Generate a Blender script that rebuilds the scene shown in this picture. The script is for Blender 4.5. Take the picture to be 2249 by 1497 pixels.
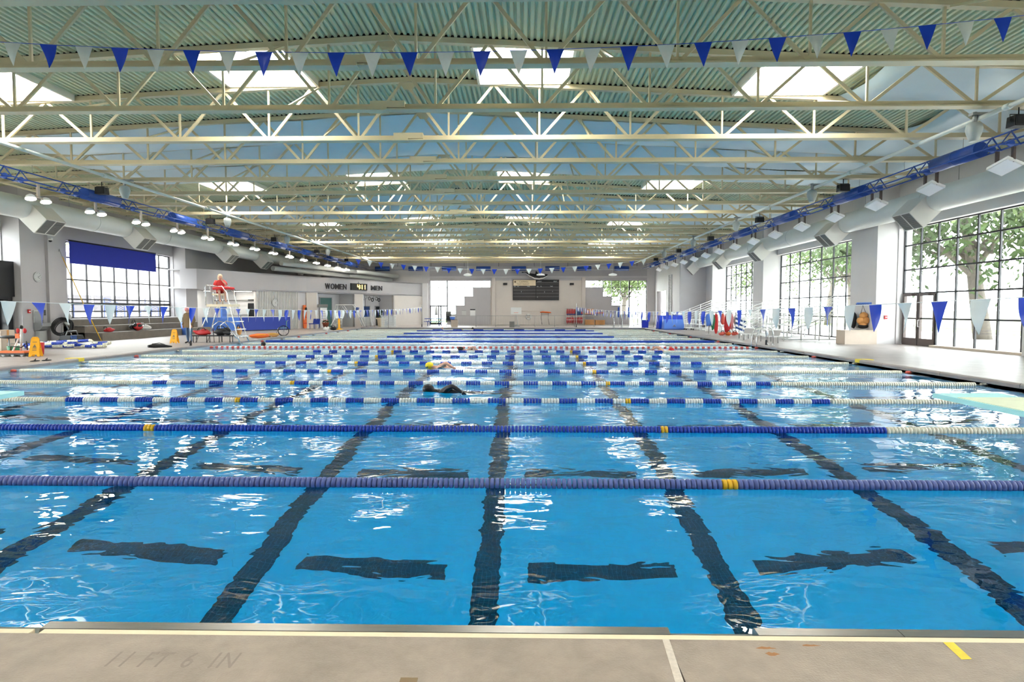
import bpy, bmesh, math, random
from math import sin, cos, pi, radians, sqrt, atan2
from mathutils import Vector, Matrix, noise

for _o in list(bpy.data.objects):
    bpy.data.objects.remove(_o)
SC = bpy.context.scene
COL = SC.collection
random.seed(7)

# ------------------------------------------------------------------ camera
cam_d = bpy.data.cameras.new('camera')
cam_d.sensor_width = 36.0
cam_d.lens = 1360.0 / 2249.0 * 36.0
cam_d.clip_end = 400
cam = bpy.data.objects.new('camera', cam_d)
cam.location = (0, 0, 1.69)
cam.rotation_euler = (radians(90 - 2.88), 0, radians(1.07))
COL.objects.link(cam)
SC.camera = cam

# ------------------------------------------------------------------ world (bright overcast daylight)
W = bpy.data.worlds.new('daylight'); SC.world = W
W.use_nodes = True
_bg = W.node_tree.nodes['Background']
_bg.inputs[0].default_value = (0.93, 0.97, 1.0, 1)
_bg.inputs[1].default_value = 7.0

# daylight portals: they only guide the sampling of the sky through the modelled window openings, added ones included
def portal(x, y, z, sx, sy, rot):
    l = bpy.data.lights.new('window_portal', 'AREA')
    l.shape = 'RECTANGLE'; l.size = sx; l.size_y = sy
    l.cycles.is_portal = True
    o = bpy.data.objects.new('window_portal', l)
    o.location = (x, y, z); o.rotation_euler = rot
    COL.objects.link(o)
for _y0, _y1 in ((3.0, 15.2), (21.2, 28.7), (30.9, 42.3), (44.0, 53.5)):
    portal(17.6, (_y0 + _y1) / 2, 2.75, 5.3, _y1 - _y0, (0, radians(90), 0))
for _y0, _y1 in ((1.0, 12.5), (16.0, 28.4), (32.5, 42.5)):
    portal(-24.75, (_y0 + _y1) / 2, 3.1, 4.5, _y1 - _y0, (0, radians(-90), 0))
portal(-6.7, 66.6, 2.5, 6.6, 4.7, (radians(-90), 0, 0))
portal(9.8, 66.6, 2.5, 6.6, 4.7, (radians(-90), 0, 0))

# ------------------------------------------------------------------ colour management, sampling quality
SC.view_settings.view_transform = 'Standard'
SC.view_settings.look = 'None'
SC.view_settings.gamma = 1.0
SC.view_settings.use_curve_mapping = False
SC.view_settings.exposure = 1.2
SC.cycles.max_bounces = 7
SC.cycles.diffuse_bounces = 3
SC.cycles.glossy_bounces = 3
SC.cycles.transmission_bounces = 4
SC.cycles.transparent_max_bounces = 16
SC.cycles.sample_clamp_indirect = 12.0
SC.cycles.use_denoising = True
SC.cycles.use_adaptive_sampling = True
SC.cycles.use_light_tree = False
SC.cycles.debug_use_spatial_splits = True
SC.cycles.use_auto_tile = False
SC.cycles.time_limit = 900.0

# ------------------------------------------------------------------ materials
MATS = {}
def mat(name, col, rough=0.6, metal=0.0, var=0.0, vscale=4.0, bump=0.0, bscale=30.0, emit=0.0, spec=0.4, emcol=None, stretch=None):
    m = bpy.data.materials.new(name); m.use_nodes = True
    nt = m.node_tree; b = nt.nodes['Principled BSDF']
    b.inputs['Base Color'].default_value = (*col, 1)
    b.inputs['Roughness'].default_value = rough
    b.inputs['Metallic'].default_value = metal
    b.inputs['Specular IOR Level'].default_value = spec
    if var or bump:
        tc = nt.nodes.new('ShaderNodeTexCoord')
        src = tc.outputs['Object']
        if stretch:
            mp = nt.nodes.new('ShaderNodeMapping'); mp.inputs['Scale'].default_value = stretch
            nt.links.new(src, mp.inputs[0]); src = mp.outputs[0]
    if var:
        n = nt.nodes.new('ShaderNodeTexNoise'); n.inputs['Scale'].default_value = vscale
        n.inputs['Detail'].default_value = 6; n.inputs['Roughness'].default_value = 0.65
        nt.links.new(src, n.inputs['Vector'])
        mr = nt.nodes.new('ShaderNodeMapRange')
        mr.inputs[1].default_value = 0.25; mr.inputs[2].default_value = 0.75
        mr.inputs[3].default_value = 1 - var; mr.inputs[4].default_value = 1 + var * 0.6
        nt.links.new(n.outputs[0], mr.inputs[0])
        mx = nt.nodes.new('ShaderNodeMix'); mx.data_type = 'RGBA'; mx.blend_type = 'MULTIPLY'
        mx.inputs[0].default_value = 1.0
        mx.inputs[6].default_value = (*col, 1)
        cb = nt.nodes.new('ShaderNodeCombineColor')
        for i in range(3): nt.links.new(mr.outputs[0], cb.inputs[i])
        nt.links.new(cb.outputs[0], mx.inputs[7])
        nt.links.new(mx.outputs[2], b.inputs['Base Color'])
    if bump:
        n2 = nt.nodes.new('ShaderNodeTexNoise'); n2.inputs['Scale'].default_value = bscale
        n2.inputs['Detail'].default_value = 4
        nt.links.new(src, n2.inputs['Vector'])
        bp = nt.nodes.new('ShaderNodeBump'); bp.inputs['Strength'].default_value = bump; bp.inputs['Distance'].default_value = 0.02
        nt.links.new(n2.outputs[0], bp.inputs['Height']); nt.links.new(bp.outputs[0], b.inputs['Normal'])
    if emit:
        b.inputs['Emission Color'].default_value = (*(emcol or col), 1)
        b.inputs['Emission Strength'].default_value = emit
    MATS[name] = m
    return m

mat('concrete_deck', (0.335, 0.295, 0.275), 0.38, var=0.22, vscale=1.6, bump=0.25, bscale=60)
mat('near_concrete', (0.345, 0.285, 0.235), 0.55, var=0.25, vscale=5.0, bump=0.3, bscale=90)
mat('wall_paint', (0.64, 0.615, 0.62), 0.6, var=0.05, vscale=0.8, bump=0.08, bscale=120)
mat('wall_warm', (0.66, 0.60, 0.555), 0.6, var=0.05, vscale=0.8)
mat('wall_grey', (0.49, 0.47, 0.485), 0.6, var=0.05, vscale=0.8)
mat('wall_white', (0.78, 0.77, 0.78), 0.55, var=0.03)
mat('roof_deck', (0.55, 0.585, 0.39), 0.45, var=0.06, vscale=1.0)
mat('truss_paint', (0.60, 0.525, 0.345), 0.45, var=0.05, vscale=2.0)
mat('liner', (0.60, 0.72, 0.76), 0.35, var=0.05, vscale=0.7, bump=0.35, bscale=1.5)
mat('skylight_frame', (0.75, 0.72, 0.62), 0.5, var=0.03)
mat('skylight_lit', (1, 1, 1), 0.5, emit=9.0, emcol=(1.0, 0.98, 0.93))
mat('black_frame', (0.02, 0.02, 0.024), 0.4, var=0.1)
mat('brown_frame', (0.09, 0.065, 0.06), 0.4, var=0.1)
mat('duct', (0.66, 0.68, 0.65), 0.32, metal=0.0, var=0.05, vscale=1.5)
mat('duct_box', (0.68, 0.66, 0.62), 0.4, var=0.05, vscale=1.5)
mat('grille', (0.20, 0.20, 0.19), 0.5, var=0.1)
mat('steel', (0.36, 0.34, 0.31), 0.32, metal=0.85, var=0.15, vscale=8.0, stretch=(1, 20, 1))
mat('chrome', (0.72, 0.73, 0.74), 0.15, metal=0.95, var=0.03)
mat('cream_strip', (0.80, 0.68, 0.48), 0.5, var=0.08, vscale=12)
mat('pool_plaster', (0.70, 0.88, 0.97), 0.6, var=0.04, vscale=1.0)
mat('pool_tile_pale', (0.62, 0.72, 0.74), 0.3, var=0.08, vscale=9)
mat('black_tile', (0.012, 0.03, 0.06), 0.35, var=0.15, vscale=20)
mat('blue_metal', (0.02, 0.07, 0.33), 0.35, var=0.06)
mat('blue_light', (0.10, 0.24, 0.75), 0.4, var=0.04)
mat('flag_blue', (0.008, 0.055, 0.56), 0.3, var=0.06, vscale=9)
mat('flag_white', (0.72, 0.76, 0.75), 0.3, var=0.04, vscale=9)
mat('float_blue', (0.012, 0.05, 0.42), 0.3, var=0.08, vscale=9)
mat('float_slate', (0.10, 0.14, 0.38), 0.3, var=0.08, vscale=9)
mat('float_cream', (0.80, 0.77, 0.64), 0.35, var=0.06, vscale=9)
mat('float_white', (0.84, 0.85, 0.82), 0.35, var=0.05, vscale=9)
mat('float_yellow', (0.80, 0.47, 0.02), 0.35, var=0.05, vscale=9)
mat('float_red', (0.72, 0.12, 0.09), 0.35, var=0.05, vscale=9)
mat('white_plastic', (0.80, 0.80, 0.78), 0.4, var=0.03)
mat('white_paint', (0.82, 0.82, 0.80), 0.35, var=0.03)
mat('pale_grey', (0.56, 0.57, 0.56), 0.45, var=0.05)
mat('bell_grey', (0.34, 0.37, 0.36), 0.4, var=0.05)
mat('grey_metal', (0.33, 0.34, 0.34), 0.4, metal=0.3, var=0.08)
mat('pipe_grey', (0.62, 0.66, 0.62), 0.4, var=0.05)
mat('black', (0.012, 0.012, 0.014), 0.5, var=0.1)
mat('black_rubber', (0.02, 0.02, 0.022), 0.65, var=0.2)
mat('lamp_lit', (1, 1, 1), 0.4, emit=28.0, emcol=(1.0, 0.88, 0.68))
mat('lamp_dim', (0.9, 0.92, 0.95), 0.3, var=0.02)
mat('office_lamp', (1, 1, 1), 0.4, emit=5.0, emcol=(1.0, 0.95, 0.82))
mat('yellow_sign', (0.85, 0.40, 0.015), 0.45, var=0.05)
mat('orange', (0.82, 0.16, 0.03), 0.45, var=0.08)
mat('red', (0.55, 0.025, 0.03), 0.5, var=0.12)
mat('red_shirt', (0.72, 0.045, 0.045), 0.7, var=0.1)
mat('green_door', (0.10, 0.23, 0.21), 0.5, var=0.06)
mat('blue_door', (0.02, 0.07, 0.24), 0.45, var=0.06)
mat('blue_desk', (0.02, 0.05, 0.36), 0.45, var=0.05)
mat('shade_blue', (0.008, 0.025, 0.40), 0.6, var=0.06)
mat('bench_concrete', (0.19, 0.165, 0.14), 0.7, var=0.2, vscale=2.5, bump=0.2)
mat('ribbed', (0.60, 0.59, 0.57), 0.55, var=0.04)
mat('tan', (0.55, 0.46, 0.38), 0.6, var=0.06)
mat('wood_orange', (0.62, 0.29, 0.09), 0.5, var=0.1)
mat('board_top', (0.62, 0.68, 0.52), 0.75, var=0.08, vscale=14, bump=0.3, bscale=200)
mat('board_side', (0.36, 0.70, 0.72), 0.5, var=0.05)
mat('skin', (0.62, 0.34, 0.24), 0.5, var=0.08)
mat('hair_blond', (0.74, 0.62, 0.42), 0.7, var=0.15)
mat('hair_dark', (0.02, 0.014, 0.012), 0.6, var=0.2)
mat('brown_coat', (0.17, 0.11, 0.055), 0.85, var=0.18)
mat('jeans', (0.06, 0.10, 0.18), 0.8, var=0.15)
mat('pink', (0.78, 0.32, 0.33), 0.7, var=0.08)
mat('teal', (0.02, 0.22, 0.25), 0.6, var=0.1)
mat('green', (0.03, 0.20, 0.09), 0.6, var=0.12)
mat('terracotta', (0.45, 0.12, 0.06), 0.7, var=0.1)
mat('yellow_cap', (0.85, 0.66, 0.03), 0.35, var=0.04)
mat('wetsuit', (0.015, 0.015, 0.02), 0.35, var=0.1)
mat('leaf', (0.046, 0.078, 0.022), 0.7, var=0.35, vscale=1.0)
mat('leaf_light', (0.085, 0.125, 0.035), 0.7, var=0.35, vscale=1.0)
mat('bark', (0.11, 0.095, 0.08), 0.9, var=0.25, vscale=6)
mat('paving', (0.62, 0.60, 0.56), 0.8, var=0.08, vscale=0.6)
mat('grass', (0.14, 0.22, 0.05), 0.9, var=0.25, vscale=0.8)
mat('stucco', (0.72, 0.68, 0.62), 0.8, var=0.06)
mat('tinted', (0.16, 0.15, 0.16), 0.2, var=0.1)
mat('score_panel', (0.045, 0.04, 0.042), 0.45, var=0.15, vscale=12)
mat('score_strip', (0.33, 0.32, 0.32), 0.45, var=0.05)
mat('sign_cream', (0.80, 0.66, 0.46), 0.55, var=0.05)
mat('brown_text', (0.22, 0.15, 0.08), 0.6, var=0.05)
mat('led', (0.9, 0.5, 0.05), 0.5, emit=5.0, emcol=(1.0, 0.62, 0.12))
mat('dark_letter', (0.035, 0.03, 0.035), 0.5, var=0.05)
mat('stamp', (0.28, 0.235, 0.205), 0.8, var=0.1, vscale=30)
mat('rust', (0.36, 0.17, 0.07), 0.8, var=0.2, vscale=40)
mat('crack', (0.62, 0.55, 0.47), 0.8, var=0.2, vscale=40)
mat('yellow_paint', (0.82, 0.62, 0.06), 0.6, var=0.15, vscale=30)
mat('clear_white', (0.86, 0.86, 0.86), 0.4, var=0.02)

def m_glass():
    m = bpy.data.materials.new('window_glass'); m.use_nodes = True
    nt = m.node_tree; nt.nodes.clear()
    out = nt.nodes.new('ShaderNodeOutputMaterial'); mx = nt.nodes.new('ShaderNodeMixShader')
    tr = nt.nodes.new('ShaderNodeBsdfTransparent'); gl = nt.nodes.new('ShaderNodeBsdfGlossy')
    tr.inputs[0].default_value = (0.96, 0.98, 0.97, 1)
    gl.inputs['Roughness'].default_value = 0.02
    fr = nt.nodes.new('ShaderNodeLayerWeight'); fr.inputs[0].default_value = 0.5
    pw = nt.nodes.new('ShaderNodeMath'); pw.operation = 'POWER'; pw.inputs[1].default_value = 4.0
    ma = nt.nodes.new('ShaderNodeMath'); ma.operation = 'MULTIPLY_ADD'; ma.inputs[1].default_value = 0.45; ma.inputs[2].default_value = 0.02
    nt.links.new(fr.outputs['Facing'], pw.inputs[0]); nt.links.new(pw.outputs[0], ma.inputs[0])
    nt.links.new(ma.outputs[0], mx.inputs[0]); nt.links.new(tr.outputs[0], mx.inputs[1]); nt.links.new(gl.outputs[0], mx.inputs[2])
    nt.links.new(mx.outputs[0], out.inputs[0])
    MATS['glass'] = m
m_glass()

def m_water():
    m = bpy.data.materials.new('pool_water'); m.use_nodes = True
    nt = m.node_tree; nt.nodes.clear()
    out = nt.nodes.new('ShaderNodeOutputMaterial')
    g = nt.nodes.new('ShaderNodeBsdfGlass'); g.inputs['IOR'].default_value = 1.33; g.inputs['Roughness'].default_value = 0.0
    g.inputs['Color'].default_value = (1, 1, 1, 1)
    va = nt.nodes.new('ShaderNodeVolumeAbsorption')
    va.inputs['Color'].default_value = (0.0, 0.872, 0.992, 1); va.inputs['Density'].default_value = 0.5
    tc = nt.nodes.new('ShaderNodeTexCoord')
    def nz(scale, detail, sx, sy, dist=0.0):
        mp = nt.nodes.new('ShaderNodeMapping'); mp.inputs['Scale'].default_value = (sx, sy, 1)
        nt.links.new(tc.outputs['Object'], mp.inputs[0])
        n = nt.nodes.new('ShaderNodeTexNoise'); n.inputs['Scale'].default_value = scale; n.inputs['Detail'].default_value = detail
        n.inputs['Distortion'].default_value = dist
        nt.links.new(mp.outputs[0], n.inputs['Vector'])
        return n.outputs[0]
    a = nz(0.55, 1.0, 1.0, 1.5, 0.4); b = nz(2.3, 1.5, 1.0, 1.7, 0.8); c = nz(7.0, 1.0, 0.8, 1.4)
    def mul(s, k):
        q = nt.nodes.new('ShaderNodeMath'); q.operation = 'MULTIPLY'; q.inputs[1].default_value = k
        nt.links.new(s, q.inputs[0]); return q.outputs[0]
    def add(s, t):
        q = nt.nodes.new('ShaderNodeMath'); q.operation = 'ADD'
        nt.links.new(s, q.inputs[0]); nt.links.new(t, q.inputs[1]); return q.outputs[0]
    # the swimmers churn the far lanes: the ripples grow with the distance from the calm diving end
    sp = nt.nodes.new('ShaderNodeSeparateXYZ'); nt.links.new(tc.outputs['Object'], sp.inputs[0])
    mr = nt.nodes.new('ShaderNodeMapRange'); mr.inputs[1].default_value = 4.0; mr.inputs[2].default_value = 16.0
    mr.inputs[3].default_value = 0.30; mr.inputs[4].default_value = 1.0
    nt.links.new(sp.outputs[1], mr.inputs[0])
    h = add(add(mul(a, 0.075), mul(b, 0.016)), mul(c, 0.0022))
    q = nt.nodes.new('ShaderNodeMath'); q.operation = 'MULTIPLY'
    nt.links.new(h, q.inputs[0]); nt.links.new(mr.outputs[0], q.inputs[1])
    bp = nt.nodes.new('ShaderNodeBump'); bp.inputs['Strength'].default_value = 1.0; bp.inputs['Distance'].default_value = 1.0
    nt.links.new(q.outputs[0], bp.inputs['Height']); nt.links.new(bp.outputs[0], g.inputs['Normal'])
    nt.links.new(g.outputs[0], out.inputs['Surface']); nt.links.new(va.outputs[0], out.inputs['Volume'])
    MATS['water'] = m
m_water()

def m_tilegrid(name, base, line, size, axis=(0, 1)):
    """flat mosaic: thin grout lines every `size` metres on small tiles too fine to pick apart"""
    m = MATS[name]; nt = m.node_tree; b = nt.nodes['Principled BSDF']
    tc = nt.nodes.new('ShaderNodeTexCoord'); sp = nt.nodes.new('ShaderNodeSeparateXYZ')
    nt.links.new(tc.outputs['Object'], sp.inputs[0])
    outs = []
    for k in axis:
        d = nt.nodes.new('ShaderNodeMath'); d.operation = 'DIVIDE'; d.inputs[1].default_value = size
        nt.links.new(sp.outputs[k], d.inputs[0])
        f = nt.nodes.new('ShaderNodeMath'); f.operation = 'FRACT'; nt.links.new(d.outputs[0], f.inputs[0])
        l = nt.nodes.new('ShaderNodeMath'); l.operation = 'LESS_THAN'; l.inputs[1].default_value = 0.07
        nt.links.new(f.outputs[0], l.inputs[0]); outs.append(l.outputs[0])
    mx = nt.nodes.new('ShaderNodeMath'); mx.operation = 'MAXIMUM'
    nt.links.new(outs[0], mx.inputs[0]); nt.links.new(outs[1], mx.inputs[1])
    c = nt.nodes.new('ShaderNodeMix'); c.data_type = 'RGBA'
    c.inputs[6].default_value = (*base, 1); c.inputs[7].default_value = (*line, 1)
    nt.links.new(mx.outputs[0], c.inputs[0]); nt.links.new(c.outputs[2], b.inputs['Base Color'])
m_tilegrid('black_tile', (0.010, 0.030, 0.055), (0.10, 0.20, 0.26), 0.055)

# ------------------------------------------------------------------ mesh helpers
def R2(a): return Matrix.Rotation(a, 3, 'Z')
class MB:
    def __init__(s): s.v = []; s.f = []; s.m = []; s.sm = []
    def add(s, vs, fs, mi=0, smooth=False):
        o = len(s.v); s.v += [tuple(v) for v in vs]
        for f in fs: s.f.append([i + o for i in f]); s.m.append(mi); s.sm.append(smooth)
        return s
    def box(s, c, d, R=None, mi=0, tap=1.0):
        vs = []
        for z in (-.5, .5):
            k = tap if z > 0 else 1.0
            for x, y in ((-.5, -.5), (.5, -.5), (.5, .5), (-.5, .5)):
                p = Vector((x * d[0] * k, y * d[1] * k, z * d[2]))
                if R is not None: p = R @ p
                vs.append(p + Vector(c))
        return s.add(vs, [(0, 3, 2, 1), (4, 5, 6, 7), (0, 1, 5, 4), (1, 2, 6, 5), (2, 3, 7, 6), (3, 0, 4, 7)], mi)
    def b2(s, a, b, mi=0):
        a = Vector(a); b = Vector(b)
        return s.box((a + b) / 2, (abs(b.x - a.x), abs(b.y - a.y), abs(b.z - a.z)), None, mi)
    def bar(s, p, q, w, h, mi=0, up=(0, 0, 1)):
        p = Vector(p); q = Vector(q); d = q - p; L = d.length; x = d.normalized()
        u = Vector(up)
        if abs(x.dot(u)) > .98: u = Vector((1, 0, 0))
        y = u.cross(x).normalized(); z = x.cross(y)
        R = Matrix((x, y, z)).transposed()
        return s.box((p + q) / 2, (L, w, h), R, mi)
    def cyl(s, p, q, r0, r1=None, n=8, mi=0, smooth=True, caps=True):
        r1 = r0 if r1 is None else r1
        p = Vector(p); q = Vector(q); x = (q - p).normalized()
        u = Vector((0, 0, 1)) if abs(x.z) < .9 else Vector((1, 0, 0))
        y = u.cross(x).normalized(); z = x.cross(y)
        vs = []
        for c, r in ((p, r0), (q, r1)):
            for i in range(n):
                a = 2 * pi * i / n; vs.append(c + y * (cos(a) * r) + z * (sin(a) * r))
        s.add(vs, [(i, (i + 1) % n, n + (i + 1) % n, n + i) for i in range(n)], mi, smooth)
        if caps:
            o = len(s.v) - 2 * n
            s.f.append([o + i for i in reversed(range(n))]); s.m.append(mi); s.sm.append(False)
            s.f.append([o + n + i for i in range(n)]); s.m.append(mi); s.sm.append(False)
        return s
    def path(s, pts, r, n=6, mi=0, closed=False):
        P = [Vector(p) for p in pts]; k = len(P); vs = []; y = None
        for i in range(k):
            a = P[i - 1] if (i or closed) else P[0]; b = P[(i + 1) % k] if (i < k - 1 or closed) else P[-1]
            t = (b - a).normalized()
            if y is None:
                u = Vector((0, 0, 1)) if abs(t.z) < .9 else Vector((1, 0, 0))
                y = u.cross(t).normalized()
            else:
                y = (y - t * y.dot(t))
                y = y.normalized() if y.length > 1e-6 else Vector((1, 0, 0))
            z = t.cross(y)
            rr = r[i] if isinstance(r, (list, tuple)) else r
            for j in range(n):
                g = 2 * pi * j / n; vs.append(P[i] + y * (cos(g) * rr) + z * (sin(g) * rr))
        fs = []
        for i in range(k if closed else k - 1):
            for j in range(n):
                a, b = i * n + j, i * n + (j + 1) % n
                c, d = ((i + 1) % k) * n + (j + 1) % n, ((i + 1) % k) * n + j
                fs.append((a, b, c, d))
        s.add(vs, fs, mi, True)
        if not closed:
            o = len(s.v) - k * n
            s.f.append([o + j for j in reversed(range(n))]); s.m.append(mi); s.sm.append(False)
            s.f.append([o + (k - 1) * n + j for j in range(n)]); s.m.append(mi); s.sm.append(False)
        return s
    def lathe(s, prof, n=16, c=(0, 0, 0), R=None, mi=0):
        vs = []
        for r, z in prof:
            for i in range(n):
                a = 2 * pi * i / n; p = Vector((r * cos(a), r * sin(a), z))
                if R is not None: p = R @ p
                vs.append(p + Vector(c))
        fs = [(k * n + i, k * n + (i + 1) % n, (k + 1) * n + (i + 1) % n, (k + 1) * n + i) for k in range(len(prof) - 1) for i in range(n)]
        s.add(vs, fs, mi, True)
        o = len(s.v) - n * len(prof)
        if prof[0][0] > 1e-4: s.f.append([o + i for i in reversed(range(n))]); s.m.append(mi); s.sm.append(False)
        if prof[-1][0] > 1e-4: s.f.append([o + (len(prof) - 1) * n + i for i in range(n)]); s.m.append(mi); s.sm.append(False)
        return s
    def ell(s, c, r, n=12, k=8, mi=0, R=None, wob=0.0, seed=0):
        vs = []
        for j in range(k + 1):
            t = pi * j / k
            for i in range(n):
                a = 2 * pi * i / n
                p = Vector((sin(t) * cos(a), sin(t) * sin(a), cos(t)))
                w = 1 + wob * noise.noise(p * 1.7 + Vector((seed, seed * 2, 0))) if wob else 1
                p = Vector((p.x * r[0], p.y * r[1], p.z * r[2])) * w
                if R is not None: p = R @ p
                vs.append(p + Vector(c))
        return s.add(vs, [(j * n + i, (j + 1) * n + i, (j + 1) * n + (i + 1) % n, j * n + (i + 1) % n) for j in range(k) for i in range(n)], mi, True)
    def prism(s, poly, a, b, axis='y', mi=0):
        """poly: 2D outline; extruded along an axis from a to b"""
        n = len(poly)
        def P(u, v, w): return {'x': (w, u, v), 'y': (u, w, v), 'z': (u, v, w)}[axis]
        vs = [P(u, v, a) for u, v in poly] + [P(u, v, b) for u, v in poly]
        fs = [(i, (i + 1) % n, n + (i + 1) % n, n + i) for i in range(n)] + [tuple(reversed(range(n))), tuple(range(n, 2 * n))]
        return s.add(vs, fs, mi)
    def mesh(s, name, mats):
        me = bpy.data.meshes.new(name); me.from_pydata(s.v, [], s.f)
        for m in ([mats] if isinstance(mats, str) else mats): me.materials.append(MATS[m])
        me.polygons.foreach_set('material_index', s.m); me.polygons.foreach_set('use_smooth', s.sm)
        bm = bmesh.new(); bm.from_mesh(me); bmesh.ops.recalc_face_normals(bm, faces=bm.faces); bm.to_mesh(me); bm.free()
        me.update(); return me
    def obj(s, name, mats, parent=None, loc=(0, 0, 0), rz=0.0):
        return link(name, s.mesh(name, mats), parent, loc, rz)
def link(name, me, parent=None, loc=(0, 0, 0), rz=0.0):
    o = bpy.data.objects.new(name, me); COL.objects.link(o)
    o.location = loc; o.rotation_euler = (0, 0, rz); o.parent = parent
    return o
def tag(o, label, cat, group=None):
    o['label'] = label; o['category'] = cat
    if group: o['group'] = group
    return o
def thing(name, label, cat, loc=(0, 0, 0), rz=0.0, group=None):
    o = bpy.data.objects.new(name, None); COL.objects.link(o)
    o.empty_display_size = 0.2
    o.location = loc; o.rotation_euler = (0, 0, rz)
    return tag(o, label, cat, group)
def struct(o, label=None):
    o['kind'] = 'structure'
    if label: o['label'] = label
    return o
def sroot(name, loc=(0, 0, 0), label=None):
    o = bpy.data.objects.new(name, None); COL.objects.link(o); o.location = loc
    return struct(o, label)
def dup(root, loc, rz=None, label=None):
    r = root.copy(); COL.objects.link(r); r.location = loc
    if rz is not None: r.rotation_euler = (0, 0, rz)
    if label: r['label'] = label
    for ch in [c for c in bpy.data.objects if c.parent == root]:
        c = ch.copy(); COL.objects.link(c); c.parent = r
        for g in [q for q in bpy.data.objects if q.parent == ch]:
            d = g.copy(); COL.objects.link(d); d.parent = c
    return r
_kids = {}
def dupf(root, kids, loc, rz=None, label=None):
    """fast copy of a thing with its direct parts listed in kids"""
    r = root.copy(); COL.objects.link(r); r.location = loc
    if rz is not None: r.rotation_euler = (0, 0, rz)
    if label: r['label'] = label
    for ch in kids:
        c = ch.copy(); COL.objects.link(c); c.parent = r
    return r
def text(name, body, size, mats, parent=None, loc=(0, 0, 0), rot=(0, 0, 0), ext=0.01, sx=1.0, align='LEFT', space=1.0, bold=0.0):
    cu = bpy.data.curves.new(name, 'FONT'); cu.body = body; cu.size = size; cu.extrude = ext; cu.align_x = align
    cu.space_character = space; cu.offset = bold; cu.resolution_u = 3
    t = bpy.data.objects.new(name, cu); COL.objects.link(t)
    dg = bpy.context.evaluated_depsgraph_get()
    me = bpy.data.meshes.new_from_object(t.evaluated_get(dg))
    bpy.data.objects.remove(t); bpy.data.curves.remove(cu)
    me.materials.clear(); me.materials.append(MATS[mats])
    o = bpy.data.objects.new(name, me); COL.objects.link(o)
    o.location = loc; o.rotation_euler = rot; o.scale = (sx, 1, 1); o.parent = parent
    return o
ORD = ['first', 'second', 'third', 'fourth', 'fifth', 'sixth', 'seventh', 'eighth', 'ninth', 'tenth', 'eleventh', 'twelfth',
       'thirteenth', 'fourteenth', 'fifteenth', 'sixteenth', 'seventeenth', 'eighteenth', 'nineteenth', 'twentieth', 'twenty-first',
       'twenty-second', 'twenty-third', 'twenty-fourth']

# ------------------------------------------------------------------ main dimensions
DK = 0.12                       # deck level above the water
PX0, PX1, PY0, PY1 = -14.1, 10.4, 3.08, 53.4
DEPTH = -3.5
XR, XL, YF, YB = 17.08, -24.2, 66.0, -7.0
RIDGE = -3.35
def roof(x): return 8.42 - 0.05 * abs(x - RIDGE)
TRY = [1.75 + 2.75 * k for k in range(24)]      # roof truss stations
#SECTION structure
# floor -------------------------------------------------------------
fl = sroot('floor', label='brushed concrete pool deck')
m = MB(); m.b2((XL - .5, PY1, -.4), (XR + .6, YF + .5, DK)); m.obj('far_deck', 'concrete_deck', fl)
m = MB(); m.b2((XL - .5, 2.93, -.4), (PX0, PY1, DK)); m.obj('left_deck', 'concrete_deck', fl)
m = MB(); m.b2((PX1, 2.93, -.4), (XR + .6, PY1, DK)); m.obj('right_deck', 'concrete_deck', fl)
# near deck in cast slabs with open joints
_js = [XL - .5, -9.2, -4.6, 0.69, 5.6, 10.4, XR + .6]
for i in range(6):
    m = MB(); m.b2((_js[i] + .006, YB - .3, -.4), (_js[i + 1] - .006, 2.93, 0.10)); m.obj('slab', 'near_concrete', fl)
# coping stones along the long sides and the far end
for side, x0, x1 in ((0, PX0 - .42, PX0), (1, PX1, PX1 + .42)):
    yy = 3.1
    while yy < PY1 - .1:
        y2 = min(yy + 2.5, PY1)
        m = MB()
        s = 1 if side == 0 else -1
        xi = x1 if side == 0 else x0; xo = x0 if side == 0 else x1
        m.prism([(xo, DK), (xo, DK + .012), (xi - s * .10, DK + .035), (xi - s * .02, DK + .028), (xi + s * .012, DK - .005), (xi + s * .004, .045), (xi, .04)], yy + .008, y2 - .008, 'y')
        m.obj('coping_stone', 'concrete_deck', fl); yy = y2
xx = PX0
while xx < PX1 - .1:
    x2 = min(xx + 2.46, PX1)
    m = MB(); m.b2((xx + .008, PY1 - .01, .04), (x2 - .008, PY1 + .4, DK + .03)); m.obj('coping_stone', 'concrete_deck', fl); xx = x2
for xa, xb in ((PX0 - .43, PX0 + .015), (PX1 - .015, PX1 + .43)):
    m = MB(); m.b2((xa, 19.3, .05), (xb, 19.55, DK + .038)); m.obj('yellow_mark', 'yellow_paint', fl)
# stainless overflow edge at the near end: raised lengths with lower weirs between
_g = [(-14.1, -9.3, 0), (-9.3, -8.9, 1), (-8.9, -4.6, 0), (-4.6, -2.45, 1), (-2.43, 0.728, 0), (0.733, 1.155, 1), (1.16, 1.868, 0), (1.872, 5.6, 0), (5.6, 6.05, 1), (6.05, 10.4, 0)]
for a, b, low in _g:
    m = MB(); t = 0.055 if low else 0.085
    if low:
        m.prism([(2.985, -.1), (2.985, t - .02), (3.03, t - .03), (3.085, t - .045), (3.085, -.1)], a, b, 'x')
    else:
        m.prism([(2.985, -.1), (2.985, t - .008), (2.995, t + .006), (3.06, t + .008), (3.083, t - .008), (3.088, .0), (3.085, -.1)], a, b, 'x')
    m.obj('gutter_edge', 'steel', fl)
for a, b in ((-14.1, -2.45), (-2.40, 10.4)):
    m = MB(); m.b2((a, 2.93, -.3), (b, 2.985, 0.092)); m.obj('grout_strip', 'cream_strip', fl)
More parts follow.
